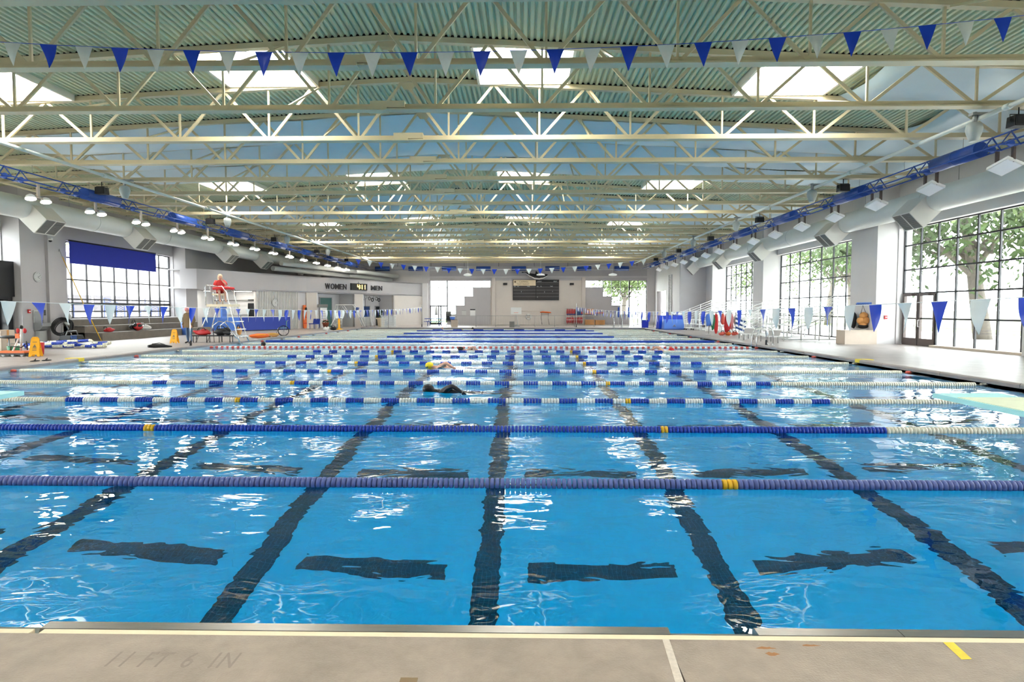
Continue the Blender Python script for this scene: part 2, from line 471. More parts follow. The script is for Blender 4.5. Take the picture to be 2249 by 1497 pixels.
# wear on the near slab: patched joint, rust bloom, painted mark, stamped depth
m = MB(); m.add([(0.672, 2.93, .1008), (0.705, 2.93, .1008), (0.675, 2.35, .1008), (0.635, 2.35, .1008)], [(0, 1, 2, 3)]); m.obj('joint_patch', 'crack', fl)
for i, (x, y, rx, ry) in enumerate(((1.14, 2.862, .045, .010), (1.36, 2.888, .045, .008), (1.15, 2.81, .03, .015))):
    m = MB(); n = 14; m.add([(x + rx * cos(2 * pi * k / n) * (1 + .3 * sin(k * 5 + i)), y + ry * sin(2 * pi * k / n) * (1 + .4 * cos(k * 3)), .1006) for k in range(n)], [tuple(range(n))]); m.obj('rust_stain', 'rust', fl)
m = MB(); m.add([(2.01, 2.928, .1012), (2.06, 2.928, .1012), (2.045, 2.785, .1012), (1.995, 2.78, .1012)], [(0, 1, 2, 3)]); m.obj('yellow_mark', 'yellow_paint', fl)
m = MB(); m.b2((-.53, 2.52, .1), (-.455, 2.595, .1015)); m.obj('drain_plate', 'brown_text', fl)
for wd, xx_ in (('11', -1.895), ('FT', -1.735), ('6', -1.545), ('IN', -1.415)):
    text('stamped_depth', wd, 0.175, 'stamp', fl, (xx_, 2.655, .1002), (0, 0, 0), ext=0.0006, sx=.60, space=1.2)
# pool basin --------------------------------------------------------
pb = sroot('pool_basin', label='pale blue plastered pool basin')
m = MB()
m.add([(PX0, PY0, DEPTH), (PX1, PY0, DEPTH), (PX1, PY1, DEPTH), (PX0, PY1, DEPTH)], [(0, 1, 2, 3)])
m.obj('pool_floor', 'pool_plaster', pb)
for nm, a, b in (('pool_side', (PX0, PY0), (PX0, PY1)), ('pool_side', (PX1, PY1), (PX1, PY0)), ('pool_side', (PX0, PY1), (PX1, PY1)), ('pool_side', (PX1, PY0), (PX0, PY0))):
    m = MB(); m.add([(*a, DEPTH), (*b, DEPTH), (*b, -.35), (*a, -.35)], [(0, 1, 2, 3)]); m.obj(nm, 'pool_plaster', pb)
    m = MB(); m.add([(*a, -.35), (*b, -.35), (*b, .05), (*a, .05)], [(0, 1, 2, 3)]); m.obj('waterline_tile', 'pool_tile_pale', pb)
LX = [-0.43 + 2.72 * k for k in range(-4, 4)]
for x in LX:
    m = MB(); m.b2((-.15, PY0 + 1.0, DEPTH), (.15, PY1 - 1.5, DEPTH + .004)); m.obj('lane_line', 'black_tile', pb, (x, 0, 0))
_bar = MB(); _bar.b2((-.88, -.15, DEPTH), (.88, .15, DEPTH + .004)); _bar = _bar.mesh('cross_line', 'black_tile')
ROPE = [5.85 + 2.69 * k for k in range(18)]
for k in range(17):
    for i in range(-1, len(LX)):
        xc = (LX[i] + 1.36) if i >= 0 else LX[0] - 1.36
        if xc > PX1 - 1 or xc < PX0 + 1: continue
        link('cross_line', _bar, pb, (xc, ROPE[k] + 1.40, 0))
for dx in (-2.05, -1.55):          # floor drains near the end wall
    m = MB(); m.b2((dx, 4.35, DEPTH), (dx + .42, 4.95, DEPTH + .02)); m.obj('floor_drain', 'blue_door', pb)
# water -------------------------------------------------------------
m = MB(); m.b2((PX0 - .04, PY0 - .06, DEPTH - .05), (PX1 + .04, PY1 + .04, 0.0))
wt = m.obj('pool_water', 'water'); wt['kind'] = 'stuff'; tag(wt, 'clear blue rippled water filling the swimming pool', 'water')

# walls -------------------------------------------------------------
WZ = 8.75
def wbox(parent, a, b, mt='wall_paint', name='wall_section'):
    m = MB(); m.b2(a, b); return m.obj(name, mt, parent)
wr = sroot('wall_right', label='pale painted right wall with tall window bays')
RW = [(3.0, 15.2), (21.2, 28.7), (30.9, 42.3), (44.0, 53.5)]
wbox(wr, (XR, YB, 5.36), (XR + .6, 55.4, WZ))
_e = [YB] + [v for w in RW for v in w] + [55.4]
for i in range(0, len(_e), 2):
    wbox(wr, (XR, _e[i], 0), (XR + .6, _e[i + 1], 5.36))
for a, b in ((15.3, 21.1), (28.75, 31.0), (42.25, 44.1), (53.5, 55.4)):
    wbox(wr, (16.15 if a > 20 else 16.75, a, DK - .01), (XR + .02, b, WZ), 'wall_paint', 'pier')
# return wall and inner end wall on the right
wbox(wr, (13.9, 55.3, DK - .01), (XR + .6, 55.7, WZ), 'wall_grey', 'return_wall')  # darker grey paints in the shade on this unlit face
wbox(wr, (13.9, 55.7, DK - .01), (14.2, 61.0, WZ), 'wall_paint', 'inner_wall')
wbox(wr, (13.9, 61.0, 3.6), (14.2, 65.0, WZ), 'wall_paint', 'inner_wall')
wbox(wr, (13.9, 65.0, DK - .01), (14.2, YF + .3, WZ), 'wall_paint', 'inner_wall')
wbox(wr, (16.4, 55.7, DK - .01), (16.7, YF + .3, WZ), 'wall_white', 'passage_wall')
# tall louvre on the inner wall
lv = thing('louvre_panel', 'tall grey louvred vent on the right end wall behind the blue covers', 'vent', (13.88, 59.0, 0))
m = MB()
for y in (-.55, .55): m.b2((-.06, y - .04, .2), (.02, y + .04, 5.0))
m.obj('frame', 'pale_grey', lv)
_sl = MB(); _sl.box((0, 0, 0), (.09, 1.06, .02), Matrix.Rotation(radians(35), 3, 'Y')); _sl = _sl.mesh('slat', 'pale_grey')
for k in range(36): link('slat', _sl, lv, (-.03, 0, .3 + k * .13))

wf = sroot('wall_far', label='end wall with stepped windows and scoreboard')
CW = 0.925
colz = [DK, DK, 1.2, 2.14, 3.1, 4.06, 4.06]
def farwin(x0, sgn):
    for i, zb in enumerate(colz):
        a, b = x0 + sgn * CW * i, x0 + sgn * CW * (i + 1)
        if zb > DK: wbox(wf, (min(a, b), YF, DK - .01), (max(a, b), YF + .4, zb), 'wall_grey')
farwin(-10.0, 1); farwin(13.05, -1)
wbox(wf, (XL - .6, YF, DK - .01), (-10.0, YF + .4, WZ)); wbox(wf, (13.05, YF, DK - .01), (14.6, YF + .4, WZ))
wbox(wf, (-10.0, YF, 4.8), (13.05, YF + .4, WZ), 'wall_grey')
wbox(wf, (-10.0 + 7 * CW, YF, DK - .01), (13.05 - 7 * CW, YF + .4, 4.8), 'wall_warm')
for x in (-3.2, 6.35): wbox(wf, (x - .18, YF - .22, DK - .01), (x + .18, YF + .01, 5.15), 'wall_warm', 'pilaster')
wbox(wf, (-10.0, YF - .1, 5.1), (13.05, YF + .01, 5.24), 'wall_paint', 'ledge')

wl = sroot('wall_left', label='grey painted left wall with window bays')
LW = [(16.0, 28.4), (32.5, 42.5)]
wbox(wl, (XL - .6, YB, 5.35), (XL, YF + .4, WZ), 'wall_grey')
wbox(wl, (XL - .6, YB, 0), (XL, 1.0, 5.35), 'wall_grey'); wbox(wl, (XL - .6, 12.5, 0), (XL, 16.0, 5.35), 'wall_grey'); wbox(wl, (XL - .6, 1.0, 0), (XL, 12.5, DK), 'wall_grey'); wbox(wl, (XL - .6, 28.4, 0), (XL, 32.5, 5.35), 'wall_grey'); wbox(wl, (XL - .6, 42.5, 0), (XL, YF + .4, 5.35), 'wall_grey')
wbox(wl, (XL - .6, 16.0, 0), (XL, 28.4, DK), 'wall_grey'); wbox(wl, (XL - .6, 32.5, 0), (XL, 42.5, .95), 'wall_grey')
for a, b in ((28.45, 31.0), (42.55, 44.0)):
    wbox(wl, (XL - .02, a, DK - .01), (-23.35, b, WZ), 'wall_grey', 'pier')
wbox(wl, (-23.38, 29.95, DK - .01), (-23.2, 30.35, 6.0), 'wall_grey', 'pipe_chase')
wbk = sroot('wall_back', label='plain wall behind the camera')
wbox(wbk, (XL - .6, YB - .4, 0), (XR + .6, YB, WZ))

# windows -----------------------------------------------------------
def pane(parent, a, b):
    m = MB(); m.b2(a, b); return m.obj('pane', 'glass', parent)
def window_x(name, X, ys, zs, fm='black_frame', w=.065, d=.07, door=None, label=None, thick=()):
    """grid window in a wall of constant X"""
    r = sroot(name, (X, 0, 0), label)
    for i, y in enumerate(ys):
        m = MB(); m.b2((-d / 2, y - w / 2, zs[0]), (d / 2, y + w / 2, zs[-1])); m.obj('mullion', fm, r)
    for j, z in enumerate(zs):
        h = .13 if j in thick else .065
        m = MB(); m.b2((-d / 2 + .012, ys[0], z - h / 2), (d / 2 - .012, ys[-1], z + h / 2)); m.obj('transom', fm, r)
    for i in range(len(ys) - 1):
        for j in range(len(zs) - 1):
            if door and door(i, j): continue
            pane(r, (-.004, ys[i] + w / 2, zs[j] + .03), (.004, ys[i + 1] - w / 2, zs[j + 1] - .03))
    return r
RZ = [DK + .06, 1.31, 2.43, 3.48, 4.57, 5.34]
def lin(a, b, n): return [a + (b - a) * i / n for i in range(n + 1)]
_y1 = [28.65 - 1.13 * i for i in range(7)] + [21.23]; _y1.reverse()
w1 = window_x('window_1', XR + .28, _y1, RZ, door=lambda i, j: i >= len(_y1) - 3 and j < 2, label='tall right window with double doors, nearest in view')
window_x('window_2', XR + .28, lin(30.95, 42.25, 8), RZ, label='tall right window behind the bleachers')
window_x('window_3', XR + .28, lin(44.05, 53.45, 8), RZ, label='farthest tall right window')
window_x('window_4', XR + .28, lin(3.05, 15.15, 10), RZ, label='unseen right window added to light the diving end')  # out of view, added to let daylight in over the near water
# double doors in the first right window
dr = sroot('door_1', (XR + .28, 0, 0), 'brown framed glass double door in the right window')
for a, b in ((26.43, 27.50), (27.54, 28.61)):
    m = MB()
    m.b2((-.07, a, DK), (.05, a + .1, 2.38)); m.b2((-.07, b - .1, DK), (.05, b, 2.42)); m.b2((-.07, a + .1, 2.30), (.05, b - .1, 2.42)); m.b2((-.07, a + .1, DK), (.05, b - .1, DK + .32))
    leaf = m.obj('door_leaf', 'brown_frame', dr)
    pane(dr, (-.006, a + .1, DK + .32), (.006, b - .1, 2.30))
    m = MB(); m.path([(-.07, (27.40 if a < 27 else 27.64), .95), (-.14, (27.40 if a < 27 else 27.64), .95), (-.14, (27.40 if a < 27 else 27.64), 1.25), (-.07, (27.40 if a < 27 else 27.64), 1.25)], .014); m.obj('door_handle', 'chrome', leaf)
    m = MB(); m.b2((-.16, a + .3, 2.33), (-.07, a + .62, 2.40)); m.obj('door_closer', 'brown_frame', leaf)
m = MB(); m.b2((XR - .02, 21.2, DK - .01), (XR + .4, 26.35, DK + .09)); struct(m.obj('trim_1', 'tan'), 'low sill under the right window')
_yl = [32.55, 33.2] + [33.2 + 1.17 * i for i in range(1, 7)] + [41.3, 42.45]
window_x('window_5', XL - .28, _yl, [.97, 1.25, 1.6, 2.03, 2.27, 3.33, 4.5, 5.33], thick=(3,), label='left window above the concrete benches')
_yn = lin(16.05, 25.4, 8) + [26.9, 28.35]
window_x('window_6', XL - .28, _yn, [DK, 1.1, 2.2, 3.2, 4.3, 5.33], door=lambda i, j: i >= 8 and j < 2, label='near left window, cut by the photo edge')
window_x('window_9', XL - .28, lin(1.05, 12.45, 8), [DK, 1.1, 2.2, 3.2, 4.3, 5.33], label='unseen left window added to light the diving end')  # out of view, put in to brighten the near deck
# left exit door with a black transom box
dl = sroot('door_2', (XL + .05, 0, 0), 'black framed exit door under a black transom box at far left')
m = MB(); m.b2((-.3, 26.2, 2.30), (.5, 28.42, 3.92)); m.obj('transom_box', 'black', dl)
m = MB()
for y in (26.25, 28.1): m.b2((-.28, y, DK), (.42, y + .27, 2.30))
m.b2((-.28, 26.5, 2.18), (.42, 28.1, 2.30)); m.obj('door_frame', 'black_frame', dl)
m = MB(); m.b2((-.1, 26.52, DK), (0, 26.7, 2.18)); m.b2((-.1, 27.92, DK), (0, 28.1, 2.18)); m.b2((-.1, 26.7, 2.05), (0, 27.92, 2.18)); m.b2((-.1, 26.7, DK), (0, 27.92, DK + .25)); m.b2((-.1, 26.7, 1.02), (0.06, 27.92, 1.12))
m.obj('door_leaf', 'black_frame', dl); pane(dl, (-.05, 26.7, DK + .25), (-.04, 27.92, 2.05))
# stepped end windows
def window_far(name, x0, sgn, label):
    r = sroot(name, (0, YF + .15, 0), label); zs = [DK + .02, 1.2, 2.14, 3.1, 4.06, 4.79]
    for i in range(8):
        x = x0 + sgn * CW * i; zb = colz[min(i, 6)] if i == 0 else colz[i - 1]
        w = .12 if i in (0, 2) else .055
        m = MB(); m.b2((x - w / 2, -.06, zb), (x + w / 2, .06, 4.79)); m.obj('mullion', 'black_frame', r)
    for j, z in enumerate(zs):
        n = [2, 3, 4, 5, 7, 7][j]
        for i in range(n):
            pass
        a, b = x0, x0 + sgn * CW * n
        m = MB(); m.b2((min(a, b), -.05, z - .025), (max(a, b), .05, z + .025)); m.obj('transom', 'black_frame', r)
    for i in range(7):
        for j in range(5):
            if zs[j] + .1 < colz[i] and colz[i] > DK: continue
            a, b = x0 + sgn * CW * i, x0 + sgn * CW * (i + 1)
            pane(r, (min(a, b) + .02, -.004, zs[j] + .02), (max(a, b) - .02, .004, zs[j + 1] - .02))
    return r
w7 = window_far('window_7', -10.0, 1, 'stepped window left of the scoreboard')
w8 = window_far('window_8', 13.05, -1, 'stepped window right of the scoreboard')
m = MB()
for x in (-10.0, -9.12, -8.9): m.b2((x, -.12, DK), (x + .12, -.06, 2.14))
m.b2((-10.0, -.12, 2.05), (-8.15, -.06, 2.16)); m.b2((-10, -.12, DK), (-8.9, -.06, DK + .2)); m.obj('door_frame', 'black_frame', w7)

# lobby block on the left, its bent fascia and openings --------------------
lb = sroot('wall_lobby', label='bent grey fascia wall of the lobby and changing rooms')
A, B, Cc, F = (-22.3, 42.0), (-20.3, 46.9), (-18.3, 52.0), (-10.6, 66.0)
def wseg(p, q, z0, z1, mt, th=.2, name='wall_section', t0=0.0, t1=1.0, off=0.0, parent=None):
    p = Vector(p); q = Vector(q); d = (q - p); n = Vector((d.y, -d.x)).normalized()
    a = p + d * t0 + n * off; b = p + d * t1 + n * off
    m = MB(); vs = []
    for z in (z0, z1):
        for k in (a, b, b - n * th, a - n * th): vs.append((k.x, k.y, z))
    m.add(vs, [(0, 1, 2, 3), (4, 5, 6, 7), (0, 1, 5, 4), (1, 2, 6, 5), (2, 3, 7, 6), (3, 0, 4, 7)])
    return m.obj(name, mt, parent or lb)
ZB, ZT = 3.13, 4.5
for p, q in ((A, B), (B, Cc), (Cc, F)): wseg(p, q, ZB, ZT, 'wall_grey', name='fascia')
wseg((-23.4, 41.9), A, ZB, ZT, 'wall_grey', name='fascia')
wseg(B, Cc, DK - .01, ZB, 'wall_paint', name='back_panel', off=-.12)
_rb = MB(); _rb.b2((-.055, -.03, DK), (.055, .05, ZB)); _rb = _rb.mesh('rib', 'ribbed')
_d = (Vector(Cc) - Vector(B)); _L = _d.length; _n = Vector((_d.y, -_d.x)).normalized()
for k in range(int(_L / .17)):
    p = Vector(B) + _d * ((k + .5) * .17 / _L) - _n * .09
    if k * .17 > _L - .9: continue
    link('rib', _rb, lb, (p.x, p.y, 0), atan2(_d.y, _d.x))
for t0, t1 in ((0, .07), (.35, .42), (.69, 1.0)): wseg(Cc, F, DK - .01, ZB, 'wall_warm', t0=t0, t1=t1)
wseg(Cc, F, DK - .01, ZB, 'wall_white', t0=0.0, t1=1.0, off=-1.9, name='recess_back')
for t in (.07, .35, .42, .69):
    p = Vector(Cc) + (Vector(F) - Vector(Cc)) * t; n_ = (Vector(F) - Vector(Cc)); n_ = Vector((n_.y, -n_.x)).normalized()
    wseg(tuple(p - n_ * 1.9), tuple(p), DK - .01, ZB, 'wall_white', th=.12, name='recess_side')
# ceiling slab over the lobby
m = MB(); _po = [(-24.2, 41.9), (-22.35, 42.0), B, Cc, F, (-11.2, 66.0), (-24.2, 66.0)]
m.prism([(x, y) for x, y in _po], ZB + .02, ZB + .12, 'z'); m.obj('lobby_ceiling', 'wall_white', lb)
m = MB(); m.prism([(x, y) for x, y in _po], ZT - .1, ZT - .02, 'z'); m.obj('lobby_roof', 'wall_grey', lb)
# the white return at the end of the fascia
wbox(lb, (-10.75, 65.7, DK - .01), (-10.2, 66.1, ZT), 'wall_white', 'return_end')
wbox(lb, (-24.2, 47.5, DK - .01), (-20.35, 47.7, ZB), 'wall_white', 'office_wall')
wbox(lb, (-24.19, 44.0, DK - .01), (-24.1, 47.5, ZB), 'wall_white', 'office_wall')
#SECTION roof
cl = sroot('ceiling', label='pale green corrugated steel roof deck with skylight openings')
SKX = [-14.4, -7.25, 0.0, 7.25]; SKW = 1.28
SKB = [0, 5, 10, 15, 20]           # bays that carry skylights (between truss k and k+1)
LINER = {7, 8, 9, 12, 13, 14, 17, 18, 19, 21, 22}
def deck_piece(x0, x1, y0, y1):
    m = MB(); p = .155; n = max(2, int(round((x1 - x0) / p))); p = (x1 - x0) / n
    pts = []
    for k in range(n):
        x = x0 + k * p
        for u, h in ((0, 0), (.42, 0), (.58, .055), (.86, .055)): pts.append((x + u * p, roof(x + u * p) + h))
    pts.append((x1, roof(x1)))
    vs = [(x, y0, z) for x, z in pts] + [(x, y1, z) for x, z in pts]; k = len(pts)
    m.add(vs, [(i, i + 1, k + i + 1, k + i) for i in range(k - 1)])
    m.obj('deck_sheet', 'roof_deck', cl)
_ys = [YB] + TRY + [YF + .3]
for i in range(len(_ys) - 1):
    y0, y1 = _ys[i], _ys[i + 1]; b = i - 1
    if b in SKB:
        xs = XL - .6
        for sx in SKX:
            deck_piece(xs, sx - SKW, y0, y1); deck_piece(sx - SKW, sx + SKW, y0, y0 + .12); deck_piece(sx - SKW, sx + SKW, y1 - .12, y1); xs = sx + SKW
        deck_piece(xs, XR + .6, y0, y1)
    else:
        deck_piece(XL - .6, XR + .6, y0, y1)
for y in TRY:
    for a, b in ((XL - .5, RIDGE), (RIDGE, XR + .5)):
        m = MB(); m.bar((a, y, roof(a) + .024), (b, y, roof(b) + .024), .10, .05); m.obj('flute_shade_strip', 'black', cl)  # black strips stand in for the shade inside the open flutes
for bi, b in enumerate(SKB):
    for si, sx in enumerate(SKX):
        y0, y1 = TRY[b] + .12, TRY[b + 1] - .12; z = roof(sx)
        sk = sroot('skylight', (sx, (y0 + y1) / 2, z), f"bright white skylight, {ORD[si]} from the left in the " + (f"{ORD[bi - 1]} row ahead" if bi else 'row over the camera'))
        m = MB(); w, l = SKW, (y1 - y0) / 2
        m.b2((-w - .04, -l, -.10), (-w + .03, l, .42)); m.b2((w - .03, -l, -.10), (w + .04, l, .42)); m.b2((-w, -l - .04, -.1), (w, -l + .02, .42)); m.b2((-w, l - .02, -.1), (w, l + .04, .42))
        m.obj('curb', 'skylight_frame', sk)
        m = MB(); m.b2((-w, -l, .36), (w, l, .40)); m.obj('diffuser', 'skylight_lit', sk)
# reflective insulation sheets slung under the deck
ln = 0
for b in sorted(LINER) + [5, 6]:
    y0, y1 = TRY[b] + .02, TRY[b + 1] - .02
    xa, xb = (-18.0, 16.3) if b in LINER else ((9.0, 16.9) if b == 5 else (12.5, 16.9))
    nx, ny = 60, 6; m = MB(); vs = []
    for j in range(ny + 1):
        v = j / ny
        for i in range(nx + 1):
            u = i / nx; x = xa + (xb - xa) * u
            sag = .10 + .20 * sin(pi * v) + .05 * noise.noise(Vector((x * .6, y0 + v * 2, b)))
            z = roof(x) - .06 - sag * (1 if b in LINER else .8)
            if u < .04: z += (.04 - u) * 4
            if u > .96: z += (u - .96) * 4
            vs.append((x, y0 + (y1 - y0) * v, z))
    m.add(vs, [(j * (nx + 1) + i, j * (nx + 1) + i + 1, (j + 1) * (nx + 1) + i + 1, (j + 1) * (nx + 1) + i) for j in range(ny) for i in range(nx)], 0, True)
    m.obj('insulation_sheet', 'liner', cl); ln += 1

# roof trusses -------------------------------------------------------
ND = [0.45 + 2.63 * k for k in range(-8, 6)]
ZC = 6.59
def truss_parts():
    parts = []
    for a, b in ((-23.3, RIDGE), (RIDGE, 16.5)):
        m = MB(); m.bar((a, 0, roof(a) - .085), (b, 0, roof(b) - .085), .17, .13); parts.append(('top_chord', m.mesh('top_chord', 'truss_paint')))
    m = MB(); x0, x1 = ND[0], ND[-1]
    m.b2((x0 - .3, -.13, ZC), (x1 + .3, .13, ZC + .035)); m.b2((x0 - .3, -.026, ZC + .03), (x1 + .3, -.006, ZC + .16)); m.b2((x0 - .3, .006, ZC + .03), (x1 + .3, .026, ZC + .16))
    parts.append(('bottom_chord', m.mesh('bottom_chord', 'truss_paint')))
    for i, x in enumerate(ND):
        m = MB(); m.bar((x, 0, ZC + .06), (x, 0, roof(x) - .13), .05, .05); parts.append(('web_vertical', m.mesh('web_vertical', 'truss_paint')))
        for s in (-1, 1):
            xt = x + s * 1.315
            if i == 0 and s < 0: xt = -23.0
            if i == len(ND) - 1 and s > 0: xt = 16.3
            m = MB(); m.bar((x + s * .05, 0, ZC + .08), (xt - s * .04, 0, roof(xt) - .14), .075, .055, up=(0, 1, 0)); parts.append(('web_diagonal', m.mesh('web_diagonal', 'truss_paint')))
    m = MB(); m.box((RIDGE, 0, ZC + .14), (.85, .20, .16)); m.box((RIDGE - .25, 0, ZC + .02), (.5, .30, .06)); parts.append(('splice_plate', m.mesh('splice_plate', 'truss_paint')))
    m = MB(); m.prism([(RIDGE - .28, roof(RIDGE) - .12), (RIDGE + .28, roof(RIDGE) - .12), (RIDGE + .12, roof(RIDGE) - .36), (RIDGE - .12, roof(RIDGE) - .36)], -.03, .03, 'y'); parts.append(('ridge_gusset', m.mesh('ridge_gusset', 'truss_paint')))
    return parts
_tp = truss_parts()
for k, y in enumerate(TRY):
    t = thing('roof_truss', (f"cream steel roof truss spanning the hall, {ORD[k - 3]} counted from the top of the photo" if k > 2 else f"cream steel roof truss over the camera, {ORD[2 - k]} behind the ones in view"), 'roof truss', (0, y, 0), 0, 'roof trusses')
    for nm, me in _tp: link(nm, me, t)
# sway bracing between neighbouring trusses
_br = {}
for xi, xb in enumerate((-11.2, -5.9, 1.9, 8.4)):
    m = MB(); m.bar((0, 0.1, ZC + .15), (0, 2.65, roof(xb) - .18), .045, .045); _br[xi] = m.mesh('sway_brace', 'truss_paint')
    for k in range(3, len(TRY) - 1):
        o = link('sway_brace', _br[xi], None, (xb, TRY[k], 0))
        tag(o, f"thin diagonal brace in the {ORD[xi]} line from the left, between the {ORD[k - 3]} and {ORD[k - 2]} trusses", 'brace', 'sway braces between the roof trusses')
#SECTION objects
# lane ropes ------------------------------------------------------------
def float_ring(c, r, w, m, mi, n=10):
    """one ribbed float: a disc with a rounded rim, axis along X"""
    x = c[0]; pr = [(-.5, .55), (-.42, .92), (0, 1.0), (.42, .92), (.5, .55)]
    vs = []
    for t, k in pr:
        for i in range(n):
            a = 2 * pi * i / n; vs.append((x + t * w, c[1] + cos(a) * r * k, c[2] + sin(a) * r * k))
    fs = [(k * n + i, k * n + (i + 1) % n, (k + 1) * n + (i + 1) % n, (k + 1) * n + i) for k in range(len(pr) - 1) for i in range(n)]
    fs += [tuple(reversed(range(n))), tuple(range(4 * n, 5 * n))]
    m.add(vs, fs, mi, True)
RX0, RX1 = PX0 + .35, PX1 - .35
MX0, MX1 = -8.45, 5.55
YEL = (-5.25, 1.95)
def rope(k, label):
    y = ROPE[k]; t = thing('lane_rope', label, 'lane rope', (0, y, 0), 0, 'lane ropes')
    m = MB(); m.cyl((PX0 + .02, 0, .02), (PX1 - .02, 0, .02), .008, n=6); m.obj('cable', 'steel', t)
    for x in (PX0 + .16, PX1 - .16):
        m = MB(); m.lathe([(.02, -.08), (.045, -.05), (.045, .05), (.02, .08)], 10, (x, 0, .02), Matrix.Rotation(pi / 2, 3, 'Y')); m.obj('tensioner', 'float_red' if k % 2 == 0 else 'steel', t)
    return t, y
def section(t, x0, x1, mt, name, r=.062, pitch=.05, n=8):
    m = MB(); c = max(1, int(round((x1 - x0) / pitch)))
    for i in range(c): float_ring((x0 + (i + .5) * (x1 - x0) / c, 0, .022), r, (x1 - x0) / c * .86, m, 0, n)
    return m.obj(name, mt, t)
_fm = {}
for mt in ('float_blue', 'float_slate', 'float_yellow', 'float_cream'):
    m = MB(); float_ring((0, 0, .022), .063, .042, m, 0, 12); _fm[mt] = m.mesh('float', mt)
for k in (0, 1):
    t, y = rope(k, ('slate blue lane rope nearest the camera with yellow marker floats' if k == 0 else 'solid blue lane rope with cream end floats, second from the camera'))
    vis = (1150 / 1360 * y + .3, 1100 / 1360 * y + .3)
    lo, hi = -vis[0], vis[1]
    p = .049 if k == 0 else .0505
    x = lo
    while x < hi:
        c = 'float_slate' if k == 0 else 'float_blue'
        if k == 1 and x > 5.0: c = 'float_cream'
        if any(abs(x - q) < .065 for q in YEL): c = 'float_yellow'
        link('float', _fm[c], t, (x, 0, 0)); x += p
    o = section(t, RX0, lo - .03, 'float_cream', 'float_row'); o['kind'] = 'stuff'
    o = section(t, hi + .03, RX1, 'float_cream', 'float_row'); o['kind'] = 'stuff'
def striped(k, label, c1, c2, full=False, seg=.325, n=8):
    t, y = rope(k, label)
    a, b = (RX0, RX1) if full else (MX0, MX1)
    if not full:
        section(t, RX0, a, 'float_cream', 'float_section', n=n); section(t, b, RX1, 'float_cream', 'float_section', n=n)
    x = a; i = 0
    while x < b - .05:
        x2 = min(x + seg, b)
        yy = [q for q in YEL if x <= q < x2 and i % 2]
        if yy and not full:
            section(t, x, x2 - .1, c2, 'float_section', n=n); section(t, x2 - .1, x2, 'float_yellow', 'float_section', n=n)
        else:
            section(t, x, x2, c1 if i % 2 == 0 else c2, 'float_section', n=n)
        x = x2; i += 1
for k in range(2, 8):
    striped(k, f"lane rope of alternating blue and white floats, {ORD[k - 2]} striped rope from the camera", 'float_blue', 'float_white', n=8 if k < 5 else 6)
striped(8, 'thin red and white lane rope across the middle of the pool', 'float_red', 'float_white', True, .12, 6)
def plain(k, label, mid, ends='float_cream'):
    t, y = rope(k, label)
    section(t, RX0, MX0, ends, 'float_section', n=6); section(t, MX0, MX1, mid, 'float_section', n=6); section(t, MX1, RX1, ends, 'float_section', n=6)
for i, k in enumerate(range(9, 17)):
    if i % 2 == 0: plain(k, f"cream ended pale lane rope beyond the red rope, {ORD[i // 2]} of the far pale ropes", 'float_white')
    else: plain(k, f"solid blue lane rope beyond the red rope, {ORD[i // 2]} of the far blue ropes", 'float_blue', 'float_blue' if i == 1 else 'float_cream')
striped(17, 'farthest lane rope, blue with wide white dashes, near the end wall', 'float_white', 'float_blue', False, .85, 6)

# pennant strings --------------------------------------------------------
def pennants(name, label, pts, w, h, step, first, cordm, facing, cat='pennant string', droop=0.0, tilt=0.0, post=None):
    """pts: polyline in world space; flags hang in the plane of the string"""
    t = thing(name, label, cat, pts[0], 0, None); P = [Vector(p) - Vector(pts[0]) for p in pts]
    m = MB(); m.path(P, .006 if w > .25 else .01, 5); m.obj('cord', cordm, t)
    L = [0]
    for i in range(1, len(P)): L.append(L[-1] + (P[i] - P[i - 1]).length)
    def at(s):
        for i in range(1, len(L)):
            if s <= L[i]: return P[i - 1].lerp(P[i], (s - L[i - 1]) / (L[i] - L[i - 1]))
        return P[-1]
    s = step * .5; i = first
    while s < L[-1] - step * .3:
        a, b = at(s - w / 2), at(s + w / 2); d = b - a; nrm = Vector((d.y, -d.x, 0)).normalized()
        rnd = random.Random(i * 13 + int(abs(pts[0][0]) * 7)); cu = rnd.uniform(-.05, .05); sw = rnd.uniform(-.04, .04); tw = rnd.uniform(-.3, .3) * tilt
        rows = 6; vs = []; cols = 4
        for r in range(rows + 1):
            v = r / rows; half = (1 - v) * .5 + .012
            for c in range(cols + 1):
                u = c / cols - .5
                p = (a + b) / 2 + d * (2 * half * u * (1 - .25 * tilt * v)) + Vector((0, 0, -h * v))
                p += nrm * (cu * sin(pi * v) * .6 + sw * v + (1 - v) * (.03 * sin(u * 5 + i) * v + tw * u * v)) + d.normalized() * (sw * v * 1.0)
                vs.append(p)
        n1 = len(vs); vs += [p + nrm * .0025 for p in vs]
        fs = [(r * (cols + 1) + c, r * (cols + 1) + c + 1, (r + 1) * (cols + 1) + c + 1, (r + 1) * (cols + 1) + c) for r in range(rows) for c in range(cols)]
        fs += [tuple(n1 + q for q in reversed(f)) for f in fs]
        m = MB(); m.add(vs, fs, 0, True); m.obj('pennant', 'flag_blue' if i % 2 == 0 else 'flag_white', t)
        s += step; i += 1
    return t
def para(x0, x1, y0, y1, f, n=24): return [(x0 + (x1 - x0) * i / n, y0 + (y1 - y0) * i / n, f(i / n)) for i in range(n + 1)]
def zhi(u):
    x = -13.5 + 24 * u
    return 6.29 + .0046 * (x + 2.2) ** 2
pennants('pennant_string', 'high string of blue and white pennants across the top of the photo', para(-13.5, 10.5, 11.3, 11.3, zhi), .31, .42, .655, 1, 'flag_blue', 0)
